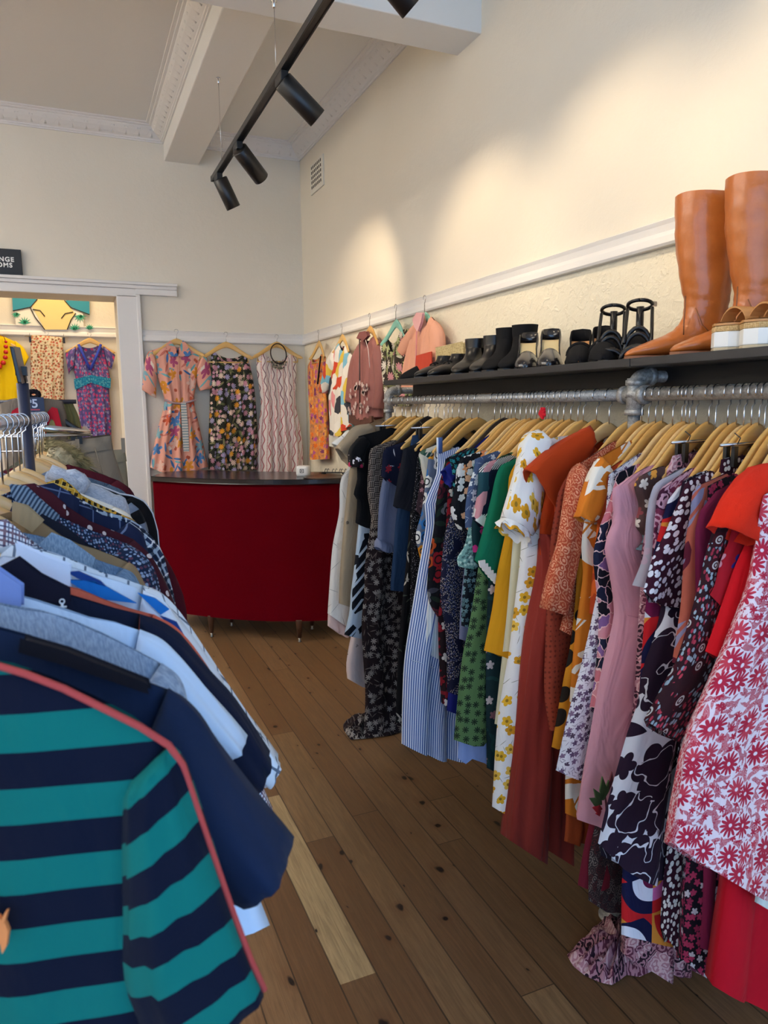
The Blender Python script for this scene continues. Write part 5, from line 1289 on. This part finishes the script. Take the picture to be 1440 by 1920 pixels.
def scrollstripe():
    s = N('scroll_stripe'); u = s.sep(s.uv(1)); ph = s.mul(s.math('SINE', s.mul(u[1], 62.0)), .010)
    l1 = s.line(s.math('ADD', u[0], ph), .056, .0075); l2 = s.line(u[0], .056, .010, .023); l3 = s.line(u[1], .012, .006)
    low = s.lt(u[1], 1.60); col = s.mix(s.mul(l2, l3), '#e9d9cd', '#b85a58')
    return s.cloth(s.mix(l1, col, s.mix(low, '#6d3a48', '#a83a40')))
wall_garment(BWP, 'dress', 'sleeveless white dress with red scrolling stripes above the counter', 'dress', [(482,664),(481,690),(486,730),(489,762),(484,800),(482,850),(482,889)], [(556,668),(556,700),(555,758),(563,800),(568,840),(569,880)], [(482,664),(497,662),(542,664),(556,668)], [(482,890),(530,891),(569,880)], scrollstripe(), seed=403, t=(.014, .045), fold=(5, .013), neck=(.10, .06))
for n_, h_, l_ in (((331,634),(331,618),'wooden hanger carrying the pink tropical shirt dress'), ((424,640),(425,623),'wooden hanger carrying the mustard-flowered black dress'), ((519,640),(518,628),'wooden hanger carrying the white dress with red scrolling stripes')):
    wall_hanger(BWP, n_, h_, l_, HW[0], bar=True)
nk = empty('necklace', BWP.w(*BWP.px((519, 680)), .05), 'black bead bib necklace on a cord over the striped white dress', 'necklace')
c = BWP.px((519, 664)); m = MB(); m.tube([BWP.w(c[0]+.062*math.cos(a), c[1]+.078*math.sin(a), .03+.02*(1-math.sin(a))) for a in [2*PI*k/28 for k in range(29)]], .0045, 6); m.build('cord', S('#2a1a18'), nk)
m = MB(); rr = random.Random(3)
for k in range(60):
    a = rr.uniform(-PI, 0); r_ = math.sqrt(rr.random()); p = BWP.px((519+15*r_*math.cos(a), 682-20*r_*math.sin(a)*.8-4)); m.ball(tuple(BWP.w(p[0], p[1], .055+.004*rr.random())), .0065, 5)
m.build('beads', plain('#1b1a1c', .3, mottle=.2, c2='#8d866f', bscale=90), nk)

RWP = Plane((XW-.07, 0, 0), (0, -1, 0))
OF = floral('#c9814e', ['#b0508a', '#d96a24', '#e0a050', '#7a3a5c'], 24, 5, .45, .9, leaf=['#a8704a', '#e08a3a'], lsize=(.5, .2))
wall_garment(RWP, 'dress', 'slim orange floral dress nearest the room corner on the right wall', 'dress', [(577,686),(579,728),(584,795),(584,860)], [(611,669),(611,720),(612,790),(613,859)], [(577,686),(585,672),(603,664),(611,669)], [(584,862),(613,861)], OF, seed=411, t=(.014, .03))
MB().tube([RWP.w(*RWP.px(p), .03) for p in ((609,668),(606,690),(603,720))], .006, 6).build('dark_trim', S('#1d1a1c'), [o for o in COL.objects if o.get('label', '').startswith('slim orange')][0])
GE = patches(['#e6ddd0', '#d9b84a', '#3a3a40', '#7ab0c4', '#e6ddd0', '#c4452c', '#d98a8a', '#ece4d8'], 12, rand=1.0, warp=.3)
wg = wall_garment(RWP, 'shirt', 'white shirt with abstract yellow, grey and red shapes on right wall', 'shirt', [(625,654),(621,690),(618,740),(621,800),(624,815)], [(661,668),(660,720),(661,770),(660,798)], [(625,654),(636,642),(648,645),(661,668)], [(624,815),(642,818),(660,798)], GE, seed=412, sleeves=[([(628,652),(616,672),(607,706),(601,733)], [(634,690),(626,702),(619,720),(611,738)], .03)])
patch(RWP, [(622,815),(640,818),(640,838),(623,836)], .01, .012, S('#ddd6c8'), 'shirt_tail', wg)
MV = S('#8d5a54', rough=.55); 
wj = wall_garment(RWP, 'bomber_jacket', 'mauve satin bomber jacket with white embroidered roses', 'jacket', [(672,648),(669,690),(667,740),(668,778)], [(713,640),(714,690),(713,740),(712,782)], [(672,648),(684,634),(702,630),(713,640)], [(668,778),(690,788),(712,782)], MV, seed=413, t=(.03, .05), fold=(4, .010), sleeves=[([(675,645),(663,672),(656,712),(652,752)], [(676,690),(670,712),(669,735),(668,756)], .04), ([(711,638),(722,672),(723,720),(716,766)], [(705,680),(708,700),(709,730),(706,766)], .04)])
patch(RWP, [(668,776),(690,786),(712,780),(712,790),(690,800),(668,792)], .04, .012, S('#5a3a30'), 'ribbed_hem', wj); patch(RWP, [(683,634),(688,624),(700,622),(703,630),(694,640)], .03, .02, S('#7a4a46'), 'collar', wj)
m = MB(); rr = random.Random(5)
for k in range(46):
    x, y = rr.uniform(671, 708), rr.uniform(718, 774)
    if 688 < x < 692: continue
    q = RWP.px((x, y)); n_ = rr.choice((5, 6)); R0 = rr.uniform(.009, .02); pts = []
    for j in range(n_*4):
        a = 2*PI*j/(n_*4); r_ = R0*(.55+.45*abs(math.cos(a*n_/2))); pts.append(RWP.w(q[0]+r_*math.cos(a), q[1]+r_*math.sin(a), .062))
    m.prism(pts, RWP.n*.002)
m.build('embroidered_roses', S('#c4aca4'), wj)
m = MB(); m.tube([RWP.w(*RWP.px(p), .055) for p in ((690,636),(690,700),(690,775))], .004, 6); m.build('front_zip', plain('#3a2a28', .4), wj)
m = MB(); m.tube([RWP.w(*RWP.px(p), .06) for p in ((703,638),(708,655),(711,690))], .002, 6); m.build('white_piping', S('#e6ddd4'), wj)
DF2 = floral('#3a3026', ['#d9c9b4', '#c98a8a', '#b0b07a', '#e0d4c4'], 15, 9, .42, .9, lobes=.6, leaf=['#8a9a60', '#6d6a44', '#cfc4a8'], lscale=.9, lsize=(.5, .12))
wall_garment(RWP, 'blouse', 'brown botanical blouse on a mint hanger, hanging down behind the shelf', 'blouse', [(712,645),(714,690),(722,730),(728,760)], [(767,616),(764,660),(766,710),(776,760)], [(712,645),(730,630),(756,618),(767,616)], [(728,762),(752,762),(776,760)], DF2, seed=414, neck=(.1, .05))
WP = S('#d99a8e'); 
wp = wall_garment(RWP, 'shirt', 'pink and peach colour-block shirt with a red side panel', 'shirt', [(789,600),(772,640),(764,670),(760,700),(758,735)], [(818,604),(826,640),(827,680),(828,735)], [(789,600),(795,592),(806,590),(818,604)], [(758,735),(828,735)], S('#e0a183'), seed=415, t=(.02, .035), sleeves=[([(790,598),(772,616),(758,636),(753,650)], [(780,640),(772,652),(765,662),(760,668)], .035), ([(816,600),(828,618),(831,650),(832,690)], [(812,640),(812,655),(810,670),(806,692)], .035)])
patch(RWP, [(798,668),(827,660),(828,692),(796,697)], .05, .004, S('#b8442f'), 'red_panel', wp); patch(RWP, [(788,600),(795,588),(806,588),(803,604),(797,622),(791,612)], .03, .014, S('#e0a8a4'), 'collar', wp)
MB().tube([RWP.w(*RWP.px(p), .045) for p in ((796,622),(795,660),(794,700))], .004, 6).build('button_placket', S('#d98f8a'), wp)
for n_, h_, l_, mt in (((597,638),(594,620),'wooden hanger carrying the slim orange floral dress',HW[0]), ((641,626),(641,608),'wooden hanger carrying the white abstract-shapes shirt',HW[0]), ((693,610),(693,588),'wooden hanger carrying the mauve satin bomber jacket',HW[1]), ((742,598),(740,572),'mint green hanger carrying the brown botanical blouse',plain('#8fc9b0', .4)), ((796,584),(795,555),'mint green hanger carrying the pink colour-block shirt',plain('#8fc9b0', .4))):
    wall_hanger(RWP, n_, h_, l_, mt, half=.17, bar='orange' in l_)

# in the alcove
AP = Plane((0, YA-.06, 0), (1, 0, 0))
ay = wall_garment(AP, 'tee_shirt', 'bright yellow T-shirt on the alcove wall, cut by the picture edge', 'T-shirt', [(-72,640),(-66,690),(-62,750)], [(30,641),(35,690),(37,745)], [(-72,640),(-40,626),(0,628),(30,641)], [(-62,752),(0,754),(20,748),(37,745)], S('#e8c010'), seed=421, group='clothes in the changing alcove', sleeves=[([(28,638),(44,652),(54,670)], [(32,680),(38,684),(44,690)], .035)])
nk = empty('necklace', AP.w(*AP.px((6, 690)), .06), 'red chunky bead necklace hung on the yellow T-shirt', 'necklace'); m = MB()
for x, y, r_ in ((12, 642, .012), (12, 651, .017), (12, 661, .018), (11, 671, .019), (7, 681, .021), (0, 688, .022), (-10, 690, .022), (-20, 684, .02), (-27, 672, .018), (-29, 658, .017), (-28, 645, .014)): MB().ball(tuple(AP.w(*AP.px((x, y)), .055)), r_, 7).build('bead', plain('#c8201c', .3), nk)
MB().tube([AP.w(*AP.px(p), .05) for p in ((12,642),(8,632),(-8,628),(-22,632),(-28,645))], .003, 6).build('cord', S('#7a1a18'), nk)
wall_garment(AP, 'skirt', 'cream pencil skirt with a small red flower print in the alcove', 'skirt', [(58,628),(57,660),(57,700),(57,752)], [(118,632),(119,670),(120,710),(121,752)], [(58,628),(80,629),(100,631),(118,632)], [(57,752),(121,752)], floral('#e0cba8', ['#b8503c', '#c9805a', '#8a5a3c'], 40, 5, .42, .85, leaf=['#6a6a3a', '#e0cba8'], lsize=(.35, .08)), seed=422, group='clothes in the changing alcove', fold=(3, .012), neck=(0, 0))
wall_hanger(AP, (88, 630), (88, 622), 'clip hanger holding the cream flowered skirt in the alcove', STEEL, clips=True)
PP = floral('#554c80', ['#c23a6a', '#b84070', '#c2486a'], 26, 5, .36, .75, lobes=.6, second=(['#8884a8', '#7a5a94', '#908cb0'], 34, 3, .45, .8))
ad = wall_garment(AP, 'dress', 'purple V-neck dress with teal waistband in the alcove', 'dress', [(140,650),(138,690),(142,712),(143,735),(148,775),(152,820),(153,850)], [(194,650),(203,690),(207,712),(205,735),(208,775),(209,820),(210,850)], [(140,650),(148,646),(188,646),(194,650)], [(153,850),(210,850)], PP, seed=423, group='clothes in the changing alcove', t=(.014, .04), neck=(.17, .03), sleeves=[([(143,648),(130,654),(122,662)], [(138,690),(132,696),(129,702)], .03), ([(192,648),(206,656),(216,666)], [(203,688),(206,690),(209,693)], .03)])
patch(AP, [(139,712),(169,704),(207,710),(206,728),(170,717),(141,730)], .028, .008, floral('#1f6f92', ['#5aa0b0', '#2a8aa8'], 60, 5, .45), 'teal_waistband', ad)
BT = S('#3a4ab0'); MB().tube([AP.w(*AP.px(p), .03) for p in ((147,646),(158,670),(169,694))], .012, 6).build('neck_trim', BT, ad); MB().tube([AP.w(*AP.px(p), .03) for p in ((189,646),(180,670),(169,694))], .012, 6).build('neck_trim', BT, ad)
wall_hanger(AP, (168, 633), (167, 624), 'wooden hanger carrying the purple V-neck dress in the alcove', HW[0])
wall_hanger(AP, (-18, 622), (-18, 612), 'wooden hanger carrying the yellow T-shirt in the alcove', HW[0])

# ------------------------------------------------------------------ the counter
ct = empty('counter', (1.1, 4.95, 0), 'curved dark red shop counter with a black top on tapered wooden legs', 'counter')
ZT = 1.09
fr = [(.475, 5.13), (.66, 4.90), (.86, 4.70), (1.08, 4.54), (1.33, 4.42), (1.575, 4.345)]
fp = [(interp([(i/5, p[0]) for i, p in enumerate(fr)], k/24), interp([(i/5, p[1]) for i, p in enumerate(fr)], k/24)) for k in range(25)]
back = [(1.72, 4.80), (1.45, 4.95), (1.15, 5.15), (.90, 5.42), (.62, 5.44)]
def redvinyl():
    s = N('red_vinyl'); f = s.noise(s.uv(1, src='Object'), 3.0, 3, dims='3D')['Fac']
    s.put(s.p.inputs['Base Color'], s.mix(f, '#4d0009', '#57000b')); s.p.inputs['Roughness'].default_value = .8; s.p.inputs['Specular IOR Level'].default_value = .03
    b = s.n('ShaderNodeBump'); b.inputs['Strength'].default_value = .25; b.inputs['Distance'].default_value = .004
    s.put(b.inputs['Height'], s.noise(s.uv(1, src='Object'), 260, 3, dims='3D')['Fac']); s.put(s.p.inputs['Normal'], b.outputs[0]); return s.m
ins = [(x+.012, y+.018) for x, y in fp]; poly = ins + [(x-.01, y-.02) for x, y in back]
m = MB(); rs = [[Vector((x, y, z)) for x, y in poly] for z in (.145, .155, ZT-.035)]
m.rings(rs, True, True, smooth=False)
for i in range(len(m.smooth)): m.smooth[i] = True
o = m.build('front_panel', redvinyl(), ct); 
es = o.modifiers.new('edge', 'EDGE_SPLIT'); es.split_angle = .6
top = [Vector((x, y, ZT-.034)) for x, y in fp] + [Vector((x, y, ZT-.034)) for x, y in back]
MB().prism(top, (0, 0, .034)).build('top', plain('#151013', .22, spec=.5), ct, bevel=.004)
LW = plain('#4a2c1c', .45)
for x, y in ((.785, 4.83), (1.30, 4.47), (.96, 5.02), (1.46, 4.70)):
    m = MB(); m.lathe((x, y, .028), [(.001, 0), (.013, 0), (.025, .12), (.025, .125), (.001, .126)]); m.build('leg', LW, ct)
    m = MB(); m.lathe((x, y, 0), [(.001, 0), (.012, 0), (.013, .004), (.008, .012), (.0125, .028), (.001, .03)]); m.build('leg_foot', plain('#8a8378', .35, 1.0), ct)
# things on it
cr = empty('card_reader', tuple(on_z(569, 889, ZT)), 'small white card reader with a square mark on the counter', 'card reader')
a = on_z(569, 892, ZT); tx = Vector((.85, -.5, 0)).normalized(); ty = Vector((.5, .85, 0))
m = MB(); rs = []
for z, k in ((0, .9), (.012, 1), (.05, 1), (.066, .93), (.068, .8)):
    rs.append([a + tx*(.045*k*math.copysign(abs(math.cos(f))**.5, math.cos(f))) + ty*(.045*k*math.copysign(abs(math.sin(f))**.5, math.sin(f))) + Vector((0, 0, z)) for f in [2*PI*i/28 for i in range(28)]])
m.rings(rs); m.build('body', plain('#e9e7e4', .35), cr)
m = MB(); c = a - ty*.0455 + Vector((0, 0, .036)); k = .013
for u0, u1, v0, v1 in ((-1, 1, .72, 1), (-1, 1, -1, -.72), (-1, -.72, -1, 1), (.72, 1, -1, 1), (-.3, .3, -.3, .3)):
    m.obox(c + tx*((u0+u1)/2*k) + Vector((0, 0, (v0+v1)/2*k)), tx*((u1-u0)/2*k), ty*.001, (0, 0, (v1-v0)/2*k))
m.build('square_mark', INK, cr)
a = on_z(612, 896, ZT)
o = MB().lathe((a.x, a.y+.02, ZT), [(.001, 0), (.13, 0), (.145, .006), (.142, .009), (.125, .004), (.001, .004)], n=36).build('tray', plain('#4a4038', .35, .4)); tag(o, 'round pewter tray lying on the counter beside the card reader', 'tray')
st = empty('jewellery_stand', tuple(on_z(628, 889, ZT)), 'low black jewellery rail with hooked ends behind the counter tray', 'jewellery stand')
a = on_z(608, 890, ZT); b = on_z(650, 890, ZT); b.y -= .02
m = MB(); m.tube([a+Vector((0, .04, .012)), b+Vector((0, .04, .012))], .004, 6); m.box((a.x, a.y+.02, ZT), (a.x+.02, a.y+.06, ZT+.012)); m.box((b.x-.02, b.y+.02, ZT), (b.x, b.y+.06, ZT+.012)); m.build('rail', BLACKP, st)
for k in (.1, .2, .42, .55, .72, .8, .95):
    p = a.lerp(b, k)+Vector((0, .04, .012)); m = MB(); m.tube([p, p+Vector((.004, 0, .018)), p+Vector((.010, 0, .026)), p+Vector((.016, 0, .018))], .0022, 5); m.build('hook', BLACKP, st)

# ------------------------------------------------------------------ shoes on the shelf
def frame(toe, ang, flip=1):
    """local x = towards the toe, y = sideways; toe is the world point of the toe tip on the shelf"""
    fx = Vector((math.cos(ang), math.sin(ang), 0)); fy = Vector((-fx.y, fx.x, 0))*flip
    return lambda x, y, z: Vector(toe) + fx*x + fy*y + Vector((0, 0, z))
def ringpair(F, a, b, w, n=22, sq=.85, bias=0.0):
    """ring between the profile points a (front/top) and b (back/bottom), half width w"""
    out = []
    for k in range(n):
        f = 2*PI*k/n; c = math.copysign(abs(math.cos(f))**sq, math.cos(f)); s_ = math.copysign(abs(math.sin(f))**sq, math.sin(f))
        t = (1+c)/2
        out.append(F(b[0]+(a[0]-b[0])*t, w*s_*(1-bias*t), b[1]+(a[1]-b[1])*t))
    return out
def smooth_profile(P, per=4):
    n = len(P)-1; out = []
    for j in range(n*per+1):
        u = j/per; k = lambda get: interp([(i, get(p)) for i, p in enumerate(P)], u)
        out.append(((k(lambda p: p[0][0]), k(lambda p: p[0][1])), (k(lambda p: p[1][0]), k(lambda p: p[1][1])), max(.002, k(lambda p: p[2]))))
    return out
def sole_outline(Ln, W, u):
    return W*interp([(0, 0), (.02, .45), (.08, .72), (.22, .80), (.42, .74), (.60, .93), (.72, 1), (.86, .86), (.95, .55), (1, .0)], u)
def zslope(u, hh):
    if u < .22: return hh
    if u > .66: return 0.0
    t = (u-.22)/.44; return hh*(1-(3*t*t-2*t**3))
def sole(F, Ln, W, hh, th, m, name, root, plat=0.0):
    mb = MB(); rs = []
    U = [i/20 for i in range(21)]
    for u in U:
        w = max(.002, sole_outline(Ln, W, u)); z = zslope(u, hh)+plat; x = -Ln+Ln*u
        rs.append([F(x, -w, z), F(x, w, z), F(x, w, z+th), F(x, -w, z+th)])
    mb.rings(rs, smooth=False); return mb.build(name, m, root)
def heel(F, Ln, W, hh, m, root, block=True):
    mb = MB(); rs = []
    for k, z in enumerate((hh+.004, hh*.6, hh*.25, 0)):
        sh_ = (1, .86, .78, .76)[k] if block else (1, .5, .3, .28)[k]
        x0 = -Ln+.004+.004*k; x1 = x0 + (.058 if block else .045)*sh_; w = W*.66*sh_
        n = 14; rs.append([F(x0+(x1-x0)*(.5+.5*math.cos(2*PI*i/n)), w*math.sin(2*PI*i/n), z) for i in range(n)])
    mb.rings(rs); return mb.build('heel', m, root)
def boot(label, toe, ang, mat, shaft, Ln=.26, W=.043, hh=.03, group=None, dark=None, tall=False, lining=None, name='ankle_boot', seed=0):
    root = empty(name, toe, label, 'boot', group); F = frame(toe, ang); k = Ln/.26; h = hh
    dark = dark or plain('#141214', .5)
    P = [((-.150*k, shaft), (-.262*k if not tall else -.270*k, shaft+.004), .052 if tall else .046)]
    if tall:
        P[0] = ((-.116*k, shaft), (-.262*k, shaft-.008), .060)
        for z, f, b, w in ((.88, -.117, -.2615, .060), (.72, -.121, -.261, .058), (.55, -.130, -.260, .054), (.40, -.142, -.257, .049), (.31, -.149, -.255, .044)):
            P.append(((f*k, h+(shaft-h)*z), (b*k, h+(shaft-h)*z), w))
        P.append(((-.148*k, h+.095), (-.254*k, h+.09), .040))
    else: P += [((-.150*k, h+(shaft-h)*.7), (-.258*k, h+(shaft-h)*.7), .042), ((-.148*k, h+.085), (-.254*k, h+.08), .039)]
    P += [((-.140*k, h*.85+.072), (-.256*k, h+.045), .038), ((-.122*k, h*.6+.060), (-.236*k, h+.012), .037), ((-.098*k, h*.35+.052), (-.165*k, h*.55+.008), .039), ((-.070*k, .047+h*.15), (-.105*k, h*.1+.007), .043), ((-.040*k, .038), (-.058*k, .007), .039), ((-.016*k, .027), (-.022*k, .007), .026), ((-.003*k, .016), (-.003*k, .009), .008)]
    Q = smooth_profile(P, 4); rr = random.Random(seed); p1, p2 = rr.uniform(0, 6), rr.uniform(0, 6)
    rs = []
    for j, (a, b, w) in enumerate(Q):
        w *= W/.043; r = ringpair(F, a, b, w, 26)
        if tall:
            c = sum(r, Vector())/len(r)
            r = [c + (p-c)*(1+(.012*math.sin(3*6.28*i/26+p1+j*.9)+.012*math.sin(2*6.28*i/26-j*1.9+p2))*min(1, j/6)) for i, p in enumerate(r)]
        rs.append(r)
    top = rs[0]; c0 = sum(top, Vector())/len(top); dn = Vector((0, 0, -.09))
    rs = [[c0 + (p-c0)*.90 + dn for p in top], [c0 + (p-c0)*.93 for p in top], [c0 + (p-c0)*.935 for p in top], [c0 + (p-c0)*.99 + Vector((0, 0, .0005)) for p in top], [p.copy() for p in top], [p + Vector((0, 0, -.001)) for p in top]] + rs[1:]
    mb = MB(); mb.rings(rs, True, True); mb.build('upper', mat, root)
    sole(F, Ln, W*.98, hh, .008, dark, 'sole', root); heel(F, Ln, W, hh+.002, dark, root)
    if lining:
        m = MB(); m.rings([[c0 + (p-c0)*.9 + Vector((0, 0, -.03)) for p in top], [c0 + (p-c0)*.92 + Vector((0, 0, .001)) for p in top]], False, False); m.build('lining', lining, root)
    if tall:
        m = MB(); pts = []
        for j, (a, b, w) in enumerate(Q):
            if b[1] < h+.02: break
            pts.append(F(b[0]-.002, 0, b[1]))
        m.tube(pts, .0022, 5); m.tube([F(-.128*k, w_, z) for w_, z in ((.046, h+.13), (.047, h+.10), (.044, h+.06), (.046, h+.03))], .0018, 5); m.tube([F(x*k, w_, z) for x, w_, z in ((-.155, .043, h+.10), (-.175, .045, h+.055), (-.20, .043, h+.03), (-.235, .034, h+.02))], .0016, 5)
        m.build('seam', dark, root)
    return root, F
def pump(label, toe, ang, mat, inm, Ln=.24, W=.04, hh=.06, throat=.60, group=None, block=True, name='court_shoe', cat='shoe', vamp=True, wall=(.05, .026), plat=0.0, heelm=None, pitch=0.0):
    root = empty(name, toe, label, cat, group); F = frame(toe, ang)
    th = .005
    sole(F, Ln, W, hh, th, heelm or mat, 'sole', root, plat)
    mb = MB(); rs = []
    for i in range(21):
        u = .015+.97*i/20; w = max(.002, sole_outline(Ln, W, u)*.93); z = zslope(u, hh)+th+.002+plat; x = -Ln+Ln*u
        rs.append([F(x, -w, z), F(x, -w*.4, z-.001), F(x, w*.4, z-.001), F(x, w, z)])
    mb.rings(rs, False, False, closed=False); mb.build('insole', inm, root)
    if vamp:
        mb = MB(); rs = []
        for i in range(17):
            u = throat + (1-throat)*i/16; w = max(.002, sole_outline(Ln, W, u)*1.02); t = i/16
            hgt = (.046*(1-t)**.8 + .014)*(1 if t < .97 else .6); x = -Ln+Ln*u; z0 = zslope(u, hh)+plat+.001
            rs.append([F(x+.014*(1-abs(2*j/12-1)**2)*-(1-t)*0 + (-.02*(abs(2*j/12-1)**2)*(1-t)), w*math.cos(PI*j/12), z0+hgt*math.sin(PI*j/12)**.8) for j in range(13)])
        mb.rings(rs, False, False, closed=False); mb.build('vamp', mat, root, solid=.003)
        mb = MB(); pa = [throat+.03-(throat+.03)*i/12 for i in range(13)]
        path = [(u, 1) for u in pa] + [(u, -1) for u in reversed(pa[:-1])]
        rs = []
        for u, sg in path:
            w = max(.0, sole_outline(Ln, W, max(u, .004))*1.02); x = -Ln+Ln*u; z0 = zslope(u, hh)+plat
            hgt = wall[0] + (wall[1]-wall[0])*min(1, u/(throat*.6))
            rs.append([F(x, sg*w, z0), F(x-.001, sg*w*1.03, z0+hgt*.5), F(x, sg*w*.94, z0+hgt)])
        mb.rings(rs, False, False, closed=False); mb.build('quarter', mat, root, solid=.003)
    if hh > .012: heel(F, Ln, W, hh+plat*0+.002, heelm or mat, root, block)
    return root, F
def strap(F, pts, r, m, root, name='strap'):
    mb = MB(); mb.tube([F(*p) for p in pts], r, 8); return mb.build(name, m, root)
def arcpts(x, w, z0, h, tilt=0.0, n=11): return [(x+tilt*math.sin(PI*k/(n-1)), w*math.cos(PI*k/(n-1)), z0+h*math.sin(PI*k/(n-1))) for k in range(n)]
BL = plain('#121113', .34, spec=.35, coat=.05, bump=.05, bscale=40); BS = plain('#100f11', .85, spec=.2); CREAM = plain('#d8c08c', .55); TANL = plain('#b9824a', .5)
def toe_at(x, y, X=1.405):
    p = on_x(x, y, X); return (X, p.y, SZ)
A0 = math.radians(163)
GB = 'shoes on the black shelf'
pump('black ballet flat at the far end of the shelf', toe_at(750, 706), A0, BS, BS, hh=.008, throat=.66, Ln=.23, name='ballet_flat', group=GB)
for lab, x in (('black lace-up brogue next to the ballet flat', 778), ('black lace-up brogue in front of the woven clutch', 803)):
    r_, F = boot(lab, toe_at(x, 702), math.radians(195), BL, .085, hh=.018, W=.042, name='brogue', group=GB); r_['category'] = 'shoe'
    for k in range(4): strap(F, arcpts(-.105-.016*k, .018, .058+.006*k, .008), .0028, BS, r_, 'lace')
wc = empty('clutch_bag', tuple(on_x(864, 690, 1.66)), 'cream woven clutch bag standing behind the black boots', 'bag', None)
P = [on_x(x, y, 1.68) for x, y in ((828, 654), (878, 643), (879, 690), (830, 694))]
m = MB(); m.prism(P, (-.03, 0, 0)); m.build('body', dots('#cdb98a', ['#8f7c52'], 160, .34, .05), wc, bevel=.006)
P = [on_x(x, y, 1.665) for x, y in ((832, 688), (880, 682), (880, 696), (834, 699))]; MB().prism(P, (-.035, 0, 0)).build('base', plain('#7a4a2c', .5), wc, bevel=.004)
for lab, x, y, mt, sh_, hh_, ln in (('black leather Chelsea boot, farther of the pair by the clutch', 853, 700, BL, .150, .028, None), ('black leather Chelsea boot, nearer of the pair by the clutch', 888, 698, BL, .150, .028, None), ('black suede ankle boot with a taller shaft', 912, 696, BS, .170, .04, None), ('black suede ankle boot showing its brown lining', 943, 694, BS, .170, .04, plain('#8a6a55', .6))):
    boot(lab, toe_at(x, y), math.radians(214), mt, sh_, hh=hh_, lining=ln, group=GB, seed=x, Ln=.25)
for lab, x, y in (('black court shoe with a cream insole beside the suede boots', 962, 692), ('black court shoe with cream insole, nearer one of the pair', 1006, 689)):
    pump(lab, toe_at(x+22, y), math.radians(232), plain('#18161a', .25, coat=.4), CREAM, hh=.092, throat=.62, group=GB, block=False, heelm=BL)
for lab, x, y in (('black Mary Jane shoe with tan insole, farther one', 1066, 684), ('black Mary Jane shoe with tan insole, nearer one', 1112, 679)):
    r_, F = pump(lab, toe_at(x+18, y), math.radians(230), BS, TANL, hh=.075, throat=.70, group=GB, name='mary_jane_shoe', wall=(.05, .02))
    strap(F, arcpts(-.105, .037, .03, .038), .006, BS, r_)
for lab, x, y in (('black strappy sandal with ankle cuff, farther one', 1128, 679), ('black strappy sandal with ankle cuff, beside the tan boots', 1182, 671)):
    r_, F = pump(lab, toe_at(x+10, y), math.radians(226), BL, BS, hh=.07, vamp=False, group=GB, name='strappy_sandal', block=True)
    r_['category'] = 'sandal'
    for x_, w, h_ in ((-.045, .041, .034), (-.062, .042, .038), (-.115, .036, .06), (-.13, .035, .064)): strap(F, arcpts(x_, w, zslope(1+x_/.24, .07), h_), .0065, BL, r_)
    strap(F, [(-.205+.036*math.cos(a), .034*math.sin(a), .165+.010*math.cos(a)) for a in [2*PI*k/20 for k in range(21)]], .0055, BL, r_, 'ankle_strap')
    strap(F, [(-.236, 0, .075), (-.242, 0, .11), (-.241, 0, .165)], .011, BL, r_, 'heel_strip'); strap(F, [(-.10, .036, .05), (-.15, .036, .09), (-.20, .034, .155)], .005, BL, r_); strap(F, [(-.10, -.036, .05), (-.15, -.036, .09), (-.20, -.034, .155)], .005, BL, r_)
    m = MB(); c = F(-.205, .039, .166); m.obox(c, (.008, 0, 0), (0, .002, 0), (0, 0, .007)); m.build('buckle', STEEL, r_)
TAN = plain('#b8682c', .33, spec=.5, coat=.2, bump=.22, bscale=22, mottle=.3, c2='#a35720')
p = on_x(1167, 662, 1.385); boot('tan leather knee-high boot, farther of the pair', (1.392, p.y, SZ), math.radians(160), TAN, .425, Ln=.285, hh=.03, tall=True, name='knee_high_boot', group=GB, dark=plain('#7a4520', .5), seed=3)
p = on_x(1252, 653, 1.385); boot('tan leather knee-high boot, nearer of the pair', (1.392, p.y, SZ), math.radians(160), TAN, .425, Ln=.285, hh=.03, tall=True, name='knee_high_boot', group=GB, dark=plain('#7a4520', .5), seed=8)
ROPE = dots('#c9a878', ['#a88654'], 260, .4, .3)
for lab, x, y in (('white platform espadrille with tan straps, farther one', 1338, 650), ('white platform espadrille with tan straps at the picture edge', 1392, 646)):
    t = toe_at(x, y, 1.392); r_, F = pump(lab, t, math.radians(170), TANL, TANL, hh=.0, vamp=False, group=GB, plat=.058, name='platform_espadrille', W=.045)
    r_['category'] = 'sandal'
    for nm, z0, z1, mt, g_ in (('outsole', 0, .008, plain('#b9a98c', .7), 1.03), ('platform', .008, .044, plain('#e6e2da', .5), 1.05), ('rope_band', .044, .057, ROPE, 1.07)):
        mb = MB(); rs = []
        for z in (z0, z1):
            U = [i/16 for i in range(17)]
            rs.append([F(-.24+.24*u, sole_outline(.24, .045*g_, u), z) for u in U] + [F(-.24+.24*u, -sole_outline(.24, .045*g_, u), z) for u in reversed(U[1:-1])])
        mb.rings(rs, smooth=False); mb.build(nm, mt, r_, bevel=.002)
    for x_ in (-.065, -.105):
        mb = MB(); rs = []
        for k in range(13):
            a = PI*k/12; rs.append([F(x_+dx, .046*math.cos(a), .05+(.05+dz)*math.sin(a)) for dx, dz in ((-.018, 0), (.018, 0), (.018, .004), (-.018, .004))])
        mb.rings(rs, smooth=False); mb.build('strap', TANL, r_)
for o in list(bpy.data.objects):
    if '_o' in o: del o['_o']
